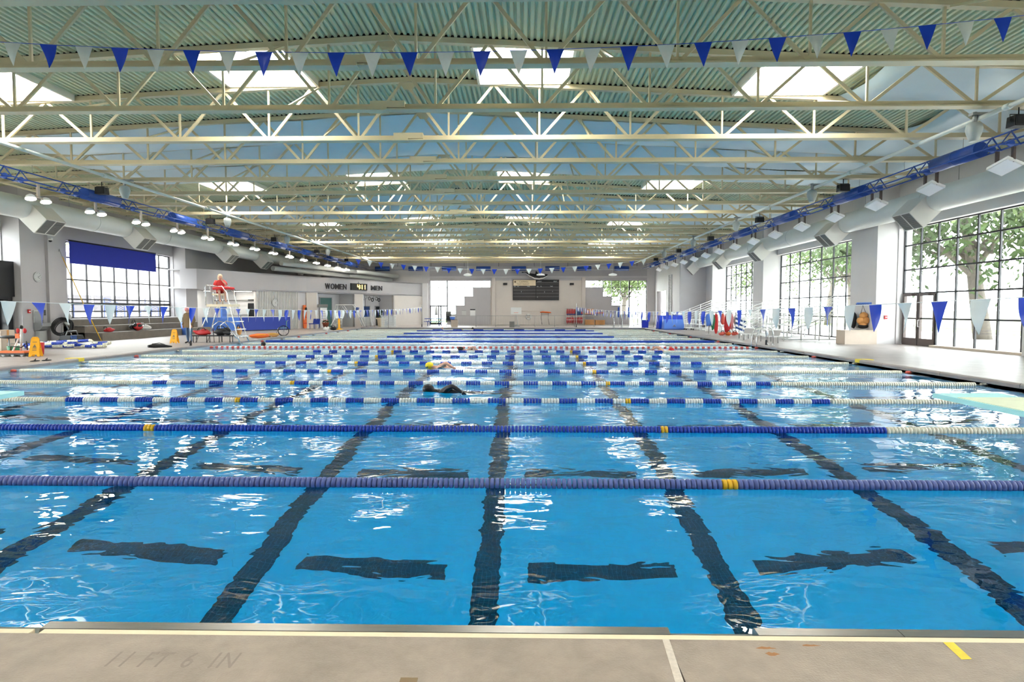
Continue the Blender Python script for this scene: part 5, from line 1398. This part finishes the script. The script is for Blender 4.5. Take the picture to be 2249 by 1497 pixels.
# backboard
bk = thing('water_hoop', 'white water basketball backboard before the end wall', 'basketball hoop', (-.7, 58.4, DK))
m = MB(); m.b2((-.5, -.03, 1.15), (.5, .03, 1.80)); m.obj('backboard', 'white_plastic', bk); m = MB(); m.path([(.2 * cos(a), -.25 + .2 * sin(a), 1.3) for a in [2 * pi * i / 14 for i in range(14)]], .015, 5, closed=True); m.obj('rim', 'orange', bk)
m = MB(); m.path([(0, .0, 1.2), (.12, .2, .6), (.12, .2, .05)], .04, 8); m.obj('stand', 'pale_grey', bk); m = MB(); m.b2((-.35, -.25, 0), (.35, .35, .08)); m.obj('base', 'grey_metal', bk)
gb2 = thing('grey_cabinet', 'small grey cabinet by the far railing below the backboard', 'cabinet', (-1.05, 56.0, DK)); m = MB(); m.b2((-.22, -.2, 0), (.22, .2, .52)); m.obj('body', 'grille', gb2); m = MB(); m.b2((-.2, -.215, .04), (.2, -.2, .48)); m.obj('door', 'grille', gb2)
lr = thing('life_ring', 'white life ring on the end wall under the scoreboard', 'life ring', (.52, YF - .03, .95)); m = MB(); m.path([(.25 * cos(a), -.05, .25 * sin(a)) for a in [2 * pi * i / 18 for i in range(18)]], .07, 8, closed=True); m.obj('ring', 'white_plastic', lr)
for a in range(4): m = MB(); g = a * pi / 2 + .78; m.box((.25 * cos(g), -.05, .25 * sin(g)), (.05, .155, .155)); m.obj('band', 'grille', lr)
rs = thing('rescue_stand', 'orange rescue tube on a thin stand at the end wall', 'rescue tube', (2.3, YF - .3, DK)); m = MB(); m.path([(-.55, 0, 1.32), (-.3, 0, 1.34), (.3, 0, 1.30), (.6, 0, 1.28)], [.05, .08, .08, .05], 8); m.obj('tube', 'orange', rs)
for x in (-.4, .35): m = MB(); m.path([(x, 0, 1.28), (x - .05, -.02, .7), (x + .06, 0, 0)], .02, 6); m.obj('leg', 'black', rs)
m = MB(); m.cyl((-3.0, .1, 1.45), (-.6, .1, 1.38), .02, n=6); m.obj('pole', 'tan', rs)
# rack of red life jackets
rk = thing('jacket_rack', 'white rack in front of the end wall holding life jackets', 'rack', (5.35, YF - .75, DK))
for x in (-.85, 0, .85): m = MB(); m.cyl((x, 0, 0), (x, 0, 1.75), .022, n=6); m.obj('upright', 'white_paint', rk)
for z in (.86, 1.72): m = MB(); m.cyl((-.85, 0, z), (.85, 0, z), .022, n=6); m.obj('crossbar', 'white_paint', rk)
for row, z in ((0, .95), (1, .10)):
    for i in range(9):
        x = -.76 + i * .19; mt = 'red' if (row == 1 or i < 5 or i == 8) else 'blue_door'
        q = thing('life_jacket', f"{['red','blue'][mt != 'red']} life jacket hung on the white rack, {ORD[i]} in the {['upper','lower'][row]} row", 'life jacket', (5.35 + x, YF - .78, DK + z), 0, 'life jackets on the rack')
        m = MB(); m.ell((0, 0, .38), (.085, .13, .36), 10, 8, 0, None, .2, i); m.obj('vest', mt, q); m = MB(); m.b2((-.088, -.138, .1 if row == 0 else .4), (.088, .1, .20 if row == 0 else .44)); m.obj('belt', 'blue_door' if row == 0 else 'white_plastic', q)
# orange boxes right of the rack
for i, (x, z, w, d_, h) in enumerate(((7.0, 0, 1.0, .5, .50), (8.05, 0, 1.0, .5, .45), (6.95, 1.1, .9, .4, .55))):
    q = thing('storage_bench', ['left orange wooden bench behind the far railing', 'right orange wooden bench behind the far railing', 'small orange cupboard on the end wall right of the life jackets'][i], 'cabinet', (x, YF - .45, DK + z)); m = MB(); m.b2((-w / 2, -d_ / 2, 0), (w / 2, d_ / 2, h)); m.obj('body', 'wood_orange', q); m = MB(); m.b2((-w / 2 - .02, -d_ / 2 - .03, h), (w / 2 + .02, d_ / 2, h + .04)); m.obj('lid', 'wood_orange', q)
q = thing('orange_tray', 'flat orange tray board on the wall below the stepped grey panel', 'board', (8.0, YF - .1, 1.36)); m = MB(); m.b2((-.5, -.06, -.04), (.5, .05, .05)); m.obj('board', 'orange', q); m = MB(); m.b2((-.45, -.02, -.14), (-.4, .05, -.04)); m.obj('bracket', 'grey_metal', q)
# posters
for i, (x, w, h, z) in enumerate(((-5.42, .55, .72, 1.05), (-6.35, .45, .5, 1.15))):
    q = thing('wall_notice', ['white notice with a dark heading on the grey end wall', 'faint pale notice left of the headed one'][i], 'notice', (x, YF - .01, z)); m = MB(); m.b2((-w / 2, -.02, 0), (w / 2, 0, h)); m.obj('sheet', 'clear_white' if i == 0 else 'pale_grey', q); m = MB(); m.b2((-w / 2, -.025, h - (.12 if i == 0 else .05)), (w / 2, -.02, h)); m.obj('heading', 'dark_letter' if i == 0 else 'grey_metal', q)
# far railing
fr = thing('safety_railing', 'thin dark railing along the far end of the pool', 'railing', (0, 57.0, DK))
for z in (.14, 1.02): m = MB(); m.cyl((-6.2, 0, z), (13.0, 0, z), .018, n=6); m.obj('rail', 'grey_metal', fr)
x = -6.2; k = 0
_pk = MB(); _pk.cyl((0, 0, .14), (0, 0, 1.02), .007, n=5); _pk = _pk.mesh('picket', 'grey_metal')
_po_ = MB(); _po_.cyl((0, 0, 0), (0, 0, 1.04), .025, n=6); _po_ = _po_.mesh('post', 'grey_metal')
while x < 13.05:
    link('post' if k % 12 == 0 else 'picket', _po_ if k % 12 == 0 else _pk, fr, (x, 0, 0)); x += .151; k += 1
# picnic table, stacked chairs, planters at the far left
pc = thing('picnic_table', 'dark blue picnic table before the far left doors', 'table', (-8.7, 60.3, DK))
m = MB(); m.b2((-.9, -.45, .68), (.9, .45, .74)); m.obj('top', 'blue_metal', pc)
for y in (-.75, .75): m = MB(); m.b2((-.9, y - .14, .40), (.9, y + .14, .45)); m.obj('seat', 'blue_metal', pc)
for x in (-.55, .55): m = MB(); m.path([(x, -.75, 0), (x, -.75, .42), (x, 0, .42), (x, 0, .7), (x, 0, .42), (x, .75, .42), (x, .75, 0)], .035, 6); m.obj('leg', 'blue_metal', pc)
um = thing('closed_umbrella', 'closed grey umbrella standing in the picnic table', 'umbrella', (-8.5, 60.3, DK)); m = MB(); m.cyl((0, 0, .0), (0, 0, 2.0), .02, n=6); m.obj('pole', 'grey_metal', um); m = MB(); m.lathe([(.16, 1.05), (.15, 1.2), (.12, 1.7), (.03, 1.98)], 12); m.obj('canopy', 'pale_grey', um)
for i in range(4):
    q = thing('stacking_chair', f"dark stacking chair in the stack left of the far railing, {ORD[i]} from the floor", 'chair', (-7.05, 58.2, DK + i * .17), .2, 'stacked chairs')
    m = MB(); m.b2((-.25, -.25, .42), (.25, .25, .46)); m.obj('seat', 'black', q); m = MB(); m.box((0, .25, .70), (.5, .03, .42)); m.obj('backrest', 'grille', q)
    for x in (-.23, .23):
        for y in (-.23, .23): m = MB(); m.cyl((x, y, 0), (x * 1.0, y, .44), .016, n=6); m.obj('leg', 'grey_metal', q)
q = thing('tan_planter', 'square tan planter at the left end of the far railing', 'planter', (-6.35, 56.9, DK)); m = MB(); m.box((0, 0, .32), (.55, .5, .64), None, 0, 1.12); m.obj('pot', 'tan', q); m = MB(); m.b2((-.26, -.24, .64), (.26, .24, .67)); m.obj('soil', 'hair_dark', q)
q = thing('blue_tub', 'small blue and white tub on top of the tan planter', 'tub', (-6.55, 56.9, DK + .67)); m = MB(); m.lathe([(.2, 0), (.26, .28), (.24, .28), (.19, .02)], 14); m.obj('shell', 'blue_light', q); m = MB(); m.lathe([(.265, .26), (.275, .28), (.265, .3)], 14); m.obj('rim', 'white_plastic', q)
# right end: white racks, tub
q = thing('blue_bin', 'dark blue square bin at the far right pool corner', 'bin', (10.6, 54.3, DK)); m = MB(); m.box((0, 0, .33), (.5, .45, .66), None, 0, 1.08); m.obj('body', 'shade_blue', q); m = MB(); m.b2((-.28, -.25, .65), (.28, .25, .69)); m.obj('rim', 'shade_blue', q)
q = thing('handrail_set', 'pair of white looped handrails at the far right pool corner', 'handrail', (7.8, 53.9, DK), 0)
for x in (0, .7):
    m = MB(); m.path([(x, .2, 0), (x, .2, .75), (x, 0, .9), (x, -.35, .75), (x, -.5, -.1)], .024, 8); m.obj('rail', 'chrome', q); m = MB(); m.lathe([(.06, 0), (.05, .03)], 10, (x, .2, 0)); m.obj('flange', 'chrome', q)
for i, x in enumerate((8.55, 9.45)):
    q = thing('blue_paddle', ['left', 'right'][i] + ' thin blue post standing before the far right window', 'post', (x, 56.0, DK)); m = MB(); m.cyl((0, 0, 0), (0, 0, 1.75), .02, n=6); m.obj('pole', 'pale_grey', q); m = MB(); m.b2((-.07, -.02, .9), (.07, .02, 1.8)); m.obj('blade', 'blue_metal', q)
#SECTION right deck
# blue covers
for i, (x, y, w, d_, h) in enumerate(((11.9, 49.6, 1.6, 1.0, .80), (12.0, 51.1, 2.0, 1.1, 1.12))):
    q = thing('blue_cover_reel', ['front royal blue covered reel box on the right deck', 'taller royal blue covered box behind the front one'][i], 'cover', (x, y, DK)); m = MB(); m.box((0, 0, h / 2), (w, d_, h), None, 0, .94); m.obj('cover', 'blue_light' if i == 0 else 'flag_blue', q); m = MB(); m.b2((-w / 2 - .02, -d_ / 2 - .02, 0), (w / 2 + .02, d_ / 2 + .02, .08)); m.obj('base', 'blue_metal', q); m = MB(); m.path([(-.1, -d_ / 2 - .01, h * .3), (0, -d_ / 2 - .05, h * .5), (.1, -d_ / 2 - .01, h * .3)], .025, 6); m.obj('handle', 'tan', q)
bag('white_towels', 'pile of white towels on the taller blue box', (12.5, 51.1, DK + 1.12), (.42, .3, .1), 'white_plastic', strap='white_paint', seed=31, wob=.3)
q = thing('deck_cart', 'small white wheeled cart right of the blue boxes', 'cart', (12.85, 48.6, DK)); m = MB(); m.b2((-.25, -.3, .45), (.35, .3, .5)); m.b2((-.25, -.3, .15), (.35, .3, .2)); m.obj('shelf', 'white_plastic', q)
for x in (-.22, .32):
    for y in (-.27, .27): m = MB(); m.cyl((x, y, .06), (x, y, .85), .018, n=6); m.obj('post', 'white_paint', q); m = MB(); m.cyl((x, y - .02, .06), (x, y + .02, .06), .06, n=10); m.obj('caster', 'black_rubber', q)
# aluminium bleachers
def bleacher(label, y0, y1, x0=13.2):
    t = thing('bleacher', label, 'bleachers', (x0, (y0 + y1) / 2, DK), 0, 'aluminium bleachers'); L = (y1 - y0) / 2
    for k in range(4):
        x = .2 + k * .72; z = .42 + k * .30
        m = MB(); m.b2((x, -L, z), (x + .26, L, z + .045)); m.obj('seat_plank', 'white_paint', t)
        if k: m = MB(); m.b2((x - .36, -L, z - .30), (x - .06, L, z - .26)); m.obj('foot_plank', 'pale_grey', t)
    for y in [-L + .15, 0, L - .15]:
        m = MB(); m.bar((.1, y, .05), (2.9, y, .05), .05, .05); m.bar((.2, y, .38), (2.7, y, 1.35), .05, .05)
        for k in range(4): m.bar((.33 + k * .72, y, .05), (.33 + k * .72, y, .42 + k * .3), .045, .045)
        m.bar((.33, y, .1), (2.5, y, 1.2), .03, .03); m.obj('frame', 'pale_grey', t)
    for s in (-L, L):
        for k in range(5):
            z = .55 + k * .19; m = MB(); m.bar((.1, s, z), (2.8, s, z + 1.05), .03, .03); m.obj('guard_rail', 'white_paint', t)
        for x in (.1, 1.0, 1.9, 2.8): m = MB(); m.cyl((x, s, .0), (x, s, 1.35 + (x - .1) * .39), .022, n=6); m.obj('guard_post', 'white_paint', t)
    for k in range(4): m = MB(); m.bar((2.85, -L, 1.55 + k * .2), (2.85, L, 1.55 + k * .2), .03, .03); m.obj('back_rail', 'white_paint', t)
    return t
bleacher('farthest white aluminium bleacher on the right deck', 47.2, 53.2)
bleacher('middle white aluminium bleacher behind the hanging swim bags', 39.6, 45.5)
bleacher('nearest white aluminium bleacher under the middle right window', 31.9, 37.8)
# rack with hanging bags and towels
hr_ = thing('bag_rack', 'metal rack on the right deck hung with coloured swim bags', 'rack', (12.6, 39.2, DK), radians(8))
for x in (-1.0, 1.0): m = MB(); m.cyl((x, 0, 0), (x, 0, 1.45), .025, n=6); m.obj('upright', 'chrome', hr_); m = MB(); m.bar((x, -.3, .03), (x, .3, .03), .05, .05); m.obj('foot', 'chrome', hr_)
m = MB(); m.cyl((-1.0, 0, 1.42), (1.0, 0, 1.42), .025, n=6); m.obj('crossbar', 'chrome', hr_)
for i, (x, mt, w, h, lab) in enumerate(((-.98, 'blue_light', .2, .42, 'bright blue'), (-.72, 'green', .14, .5, 'dark green'), (-.52, 'red_shirt', .15, .6, 'tall red'), (-.12, 'float_red', .15, .36, 'small coral red'), (.18, 'red', .2, .62, 'wide dark red'), (.46, 'pink', .13, .5, 'pink'), (.72, 'pale_grey', .13, .42, 'pale grey'))):
    q = thing('hanging_bag', f"{lab} swim bag hanging on the bag rack on the right deck", 'bag', (12.6 + x, 39.1, DK + 1.40 - h * 2 - .04), 0, 'bags on the rack')
    m = MB(); m.ell((0, 0, h * .95), (w, .14, h * .98), 12, 10, 0, None, .3, i + 40); m.obj('body', mt, q); m = MB(); m.path([(-w * .4, 0, h * 1.7), (0, 0, h * 2 + .06), (w * .4, 0, h * 1.7)], .014, 5); m.obj('strap', 'black', q)
q = thing('striped_towel', 'white and navy striped towel over the bag rack end', 'towel', (13.55, 38.9, DK))
for k in range(6): m = MB(); m.box((0, 0, .35 + k * .14), (.7, .05, .12), Matrix.Rotation(radians(22), 3, 'Y')); m.obj('stripe', 'clear_white' if k % 2 else 'blue_door', q)
for i in range(3): bag('float_vest', ['left', 'middle', 'right'][i] + ' coral float vest on the floor under the bag rack', (12.2 + i * .38, 38.3, DK), (.2, .16, .13), 'float_red' if i != 1 else 'orange', seed=50 + i, wob=.4)
# pool ladder rails on the right edge
ldr = thing('pool_ladder', 'chrome pool ladder rails on the right pool edge', 'ladder', (10.55, 27.9, DK), 0)
for y in (-.3, .3):
    m = MB(); m.path([(.5, y, 0), (.5, y, .55), (.42, y, .75), (.25, y, .82), (-.1, y, .72), (-.22, y, .45), (-.25, y, -.9)], .024, 8); m.obj('rail', 'chrome', ldr); m = MB(); m.lathe([(.06, 0), (.05, .03)], 10, (.5, y, 0)); m.obj('flange', 'chrome', ldr)
for z in (-.3, -.6, -.9): m = MB(); m.b2((-.30, -.3, z), (-.18, .3, z + .04)); m.obj('tread', 'white_plastic', ldr)
# low hurdles/metal frames in front of the near bleacher
for i, (x, y) in enumerate(((11.3, 29.2), (11.3, 32.3))):
    q = thing('deck_lounge', ['nearer', 'farther'][i] + ' low white lounge with dark legs before the near bleacher', 'lounge chair', (x + .6, y + 1.0, DK), radians(80)); m = MB(); m.box((0, 0, .32), (1.7, .55, .05)); m.obj('bed', 'white_plastic', q); m = MB(); m.box((-1.0, 0, .48), (.55, .55, .05), Matrix.Rotation(radians(35), 3, 'Y')); m.obj('headrest', 'white_plastic', q)
    for a in (-.75, .75):
        for b in (-.24, .24): m = MB(); m.cyl((a, b, 0), (a, b, .3), .022, n=6); m.obj('leg', 'grille', q)
# tan box with bags behind it
bx = thing('tan_box', 'tan painted block bench beside the white pier on the right', 'bench', (15.35, 28.75, DK)); m = MB(); m.b2((-.72, -.3, 0), (.72, .5, .62)); m.obj('body', 'tan', bx); m = MB(); m.b2((-.74, -.32, .6), (.74, .5, .64)); m.obj('top', 'tan', bx)
hk = thing('wall_hooks', 'row of blue wall hooks on the white pier above the tan box', 'hooks', (16.12, 29.75, 1.98), radians(-90)); m = MB(); m.b2((-.6, -.0, -.04), (.65, .03, .06)); m.obj('rail', 'blue_light', hk)
for k in range(6): m = MB(); m.path([(-.5 + k * .2, 0, 0), (-.5 + k * .2, -.07, -.03), (-.5 + k * .2, -.08, .02)], .012, 5); m.obj('hook', 'blue_metal', hk)
q = thing('dark_jacket', 'black coat hanging under the wall hooks', 'coat', (15.9, 30.2, .85)); m = MB(); m.ell((0, 0, .35), (.13, .26, .42), 12, 10, 0, None, .2, 61); m.obj('body', 'black', q); m = MB(); m.path([(-.05, 0, .7), (0, .08, .82), (.05, 0, .7)], .015, 5); m.obj('loop', 'black', q)
q = thing('ball_net', 'orange and black ball bag hanging beside the black coat', 'bag', (15.95, 29.4, .80)); m = MB()
for dx, dy, dz in ((0, 0, .2), (.1, -.05, .4), (-.1, .03, .38), (.02, .02, .62)): m.ell((dx, dy, dz), (.19, .15, .17), 12, 8)
m.obj('balls', 'wood_orange', q); m = MB(); m.path([(-.12, 0, .7), (0, .06, 1.1), (.12, 0, .7)], .014, 5); m.obj('cord', 'black', q); m = MB(); m.ell((0, 0, .12), (.24, .16, .12), 12, 8); m.obj('base_bag', 'black', q)
q = thing('fire_alarm', 'small red fire alarm pull on the right pier', 'alarm', (16.6, 28.74, 1.35)); m = MB(); m.b2((-.06, -.05, -.08), (.06, 0, .08)); m.obj('box', 'red', q); m = MB(); m.b2((-.04, -.06, -.02), (.04, -.05, .02)); m.obj('bar', 'white_paint', q)
#SECTION swimmers
def swimmer(label, x, y, heading, mats, capm, arm=True, suit=None, name='person'):
    """freestyle swimmer; local +X is forward"""
    t = thing(name, label, 'person', (x, y, 0), heading)
    N = {'pel': (-.55, 0, -.12, .13), 'sp': (-.30, 0, -.07, .13), 'ch': (-.05, 0, -.04, .15), 'nk': (.16, 0, -.01, .055), 'hd0': (.22, 0, .0, .07), 'hd': (.31, 0, .03, .092), 'hd1': (.40, 0, .02, .06),
         'hl': (-.65, .09, -.14, .09), 'kl': (-1.05, .10, -.20, .062), 'al': (-1.45, .10, -.16, .04), 'tl': (-1.62, .11, -.14, .03), 'hr': (-.65, -.09, -.14, .09), 'kr': (-1.05, -.10, -.12, .062), 'ar': (-1.45, -.10, -.24, .04), 'tr': (-1.62, -.11, -.24, .03),
         'sl': (.02, .18, .02, .075), 'el': (-.22, .34, .16, .055), 'wl': (-.42, .40, .02, .036), 'sr': (.02, -.18, -.05, .075), 'er': (.30, -.22, -.10, .052), 'wr': (.58, -.18, -.14, .034)}
    if not arm: N['el'] = (.26, .24, -.12, .052); N['wl'] = (.5, .2, -.18, .034)
    skin_body('body', N, E_, mats, t, (lambda c: 1 if -1.0 < c.x < .08 and len(mats) > 1 else 0))
    m = MB(); hand(m, (-.42, .40, .02) if arm else (.5, .2, -.18), (-.8, .2, -.6) if arm else (1, 0, -.1), (0, 1, 0) if arm else (0, 0, 1)); m.obj('hand', mats[0], t)
    m = MB(); hand(m, (.58, -.18, -.14), (1, 0, -.1), (0, 0, 1)); m.obj('hand', mats[0], t)
    m = MB(); m.ell((.325, 0, .055), (.125, .10, .10), 16, 10); m.obj('swim_cap' if capm != 'hair_dark' else 'hair', capm, t)
    m = MB(); m.path([(.36, .09, .02), (.42, .05, -.01), (.44, 0, -.02), (.42, -.05, -.01), (.36, -.09, .02)], .016, 6); m.obj('goggles', 'black', t)
    return t
swimmer('swimmer with a yellow cap stroking left between striped ropes', -2.45, 18.15, pi, ['skin'], 'yellow_cap')
swimmer('swimmer in a black wetsuit stroking left near the middle of the pool', -1.65, 12.75, pi, ['wetsuit', 'wetsuit'], 'wetsuit')
swimmer('swimmer beside the red rope left of the middle lane', -2.3, 25.8, pi, ['skin'], 'hair_dark')
swimmer('swimmer with a raised arm on the right side before the red rope', 5.7, 25.3, 0, ['skin', 'skin'], 'red')
def bather(label, x, y, hair, suit, rz=0.0):
    t = thing('person', label, 'person', (x, y, 0), rz)
    N = {'pel': (0, 0, -.75, .14), 'sp': (0, 0, -.5, .13), 'ch': (0, 0, -.26, .15), 'nk': (0, -.01, -.08, .055), 'hd0': (0, -.02, -.01, .065), 'hd': (0, -.03, .08, .09), 'hd1': (0, -.03, .16, .065),
         'hl': (-.09, 0, -.85, .09), 'kl': (-.1, -.05, -1.2, .06), 'al': (-.1, 0, -1.55, .04), 'tl': (-.1, -.12, -1.6, .035), 'hr': (.09, 0, -.85, .09), 'kr': (.1, -.05, -1.2, .06), 'ar': (.1, 0, -1.55, .04), 'tr': (.1, -.12, -1.6, .035),
         'sl': (-.18, 0, -.16, .07), 'el': (-.34, -.1, -.2, .05), 'wl': (-.4, -.3, -.12, .033), 'sr': (.18, 0, -.16, .07), 'er': (.34, -.1, -.2, .05), 'wr': (.4, -.3, -.12, .033)}
    skin_body('body', N, E_, ['skin', suit], t, lambda c: 1 if -.95 < c.z < -.3 and abs(c.x) < .2 else 0)
    m = MB(); m.ell((0, -.005, .11), (.105, .11, .115), 16, 10); m.obj('hair', hair, t)
    m = MB(); m.ell((0, -.125, .06), (.014, .02, .02), 8, 6); m.obj('nose', 'skin', t)
    for s in (-1, 1):
        m = MB(); hand(m, (s * .4, -.3, -.12), (0, -1, 0), (0, 0, 1)); m.obj('hand', 'skin', t)
        m = MB(); m.ell((s * .035, -.115, .085), (.013, .008, .008), 8, 6); m.obj('eye', 'black', t)
    return t
bather('dark haired bather with head above water by the left end of the red rope', -12.0, 28.3, 'hair_dark', 'blue_door')
bather('dark haired bather at the far wall left of the backboard', -4.3, 52.3, 'hair_dark', 'black')
bather('bather with light hair and blue suit at the far left wall', -6.9, 52.5, 'skin', 'blue_door')
#SECTION outdoors
gr = sroot('ground_outside', label='bright paving and grass outside the windows')
for nm, a, b, mt in (('paving', (XR + .6, -15, -.3), (32, 80, .02), 'paving'), ('lawn', (32, -15, -.3), (90, 110, .05), 'grass'), ('paving', (-45, -15, -.3), (XL - .6, 80, .02), 'paving'), ('lawn', (-90, -15, -.3), (-45, 110, .04), 'grass'), ('paving', (XL - .6, YF + .4, -.3), (XR + .6, 80, .02), 'paving'), ('lawn', (-45, 80, -.3), (32, 120, .04), 'grass')):
    m = MB(); m.b2(a, b); m.obj(nm, mt, gr)
def tree(label, x, y, h, r, leafm, lean=0.0, n=900, seed=1, tr=.28):
    t = thing('tree', label, 'tree', (x, y, 0), 0, 'trees outside the windows'); rd = random.Random(seed)
    m = MB(); m.path([(0, 0, -.1), (lean * .3, .1, h * .25), (lean * .7, 0, h * .5), (lean, .2, h * .75)], [tr * 1.2, tr, tr * .8, tr * .35], 10); m.obj('trunk', 'bark', t)
    cl = []
    for i in range(7):
        a = i * 2.4 + seed; e = Vector((lean + r * .75 * cos(a), r * .75 * sin(a), h * (.55 + .4 * rd.random()))); cl.append(e)
        m = MB(); m.path([(lean * .6, 0, h * (.36 + .03 * i)), (e + Vector((lean * .6, 0, h * .4))) / 2, e], [tr * .45, tr * .3, tr * .1], 6); m.obj('branch', 'bark', t)
    cl.append(Vector((lean, 0, h * .85)))
    m = MB()
    for i in range(n):
        c = rd.choice(cl) + Vector((rd.gauss(0, r * .33), rd.gauss(0, r * .33), rd.gauss(0, h * .12)))
        n_ = Vector((rd.uniform(-1, 1), rd.uniform(-1, 1), rd.uniform(-.2, 1))).normalized(); u = n_.orthogonal().normalized() * rd.uniform(.16, .34); v = n_.cross(u) * .7
        m.add([c - u, c - v * .5, c + u, c + v * .5], [(0, 1, 2, 3)])
    m.obj('foliage', leafm, t); return t
tree('leafy tree with a thick leaning trunk outside the nearest right window', 26.0, 35.5, 10, 4.0, 'leaf', -1.2, 5000, 3, .40)
tree('leafy tree at the right part of the nearest right window', 25.0, 27.3, 9, 3.4, 'leaf_light', .6, 4200, 5)
tree('light green tree outside the middle right window', 33.0, 68.0, 11, 4.5, 'leaf_light', 1.0, 3500, 8)
tree('dark tree outside the middle right window', 30.0, 57.0, 9, 4.0, 'leaf', -.5, 3500, 11)
tree('tree outside the farthest right window', 31.5, 83.0, 10, 4.5, 'leaf_light', .5, 3500, 15)
tree('green tree behind the stepped window right of the scoreboard', 12.0, 75.0, 7, 2.6, 'leaf_light', .3, 3500, 19)
tree('tree behind the pale building outside the left window', -46.0, 62.0, 12, 5.0, 'leaf_light', .5, 1200, 23)
bd = thing('pale_building', 'pale flat roofed building outside the left window', 'building', (-31.5, 50.0, 0))
m = MB(); m.b2((-6, -24, 0), (0, 20, 5.6)); m.obj('wall', 'stucco', bd); m = MB(); m.b2((-6.3, -24.4, 5.6), (.5, 20.4, 5.9)); m.obj('roof', 'stucco', bd)
for k in range(18):
    m = MB(); m.b2((.0, -20.5 + k * 2.2, 1.5), (.05, -18.6 + k * 2.2, 2.75)); m.obj('window_strip', 'tinted', bd)
sh_ = thing('garden_fence', 'white garden wall outside the right windows', 'wall', (38.5, 45.0, 0)); m = MB(); m.b2((-.1, -40, 0), (.1, 40, 1.5)); m.obj('panel', 'stucco', sh_); m = MB(); m.b2((-.15, -40, 1.5), (.15, 40, 1.6)); m.obj('capping', 'stucco', sh_)
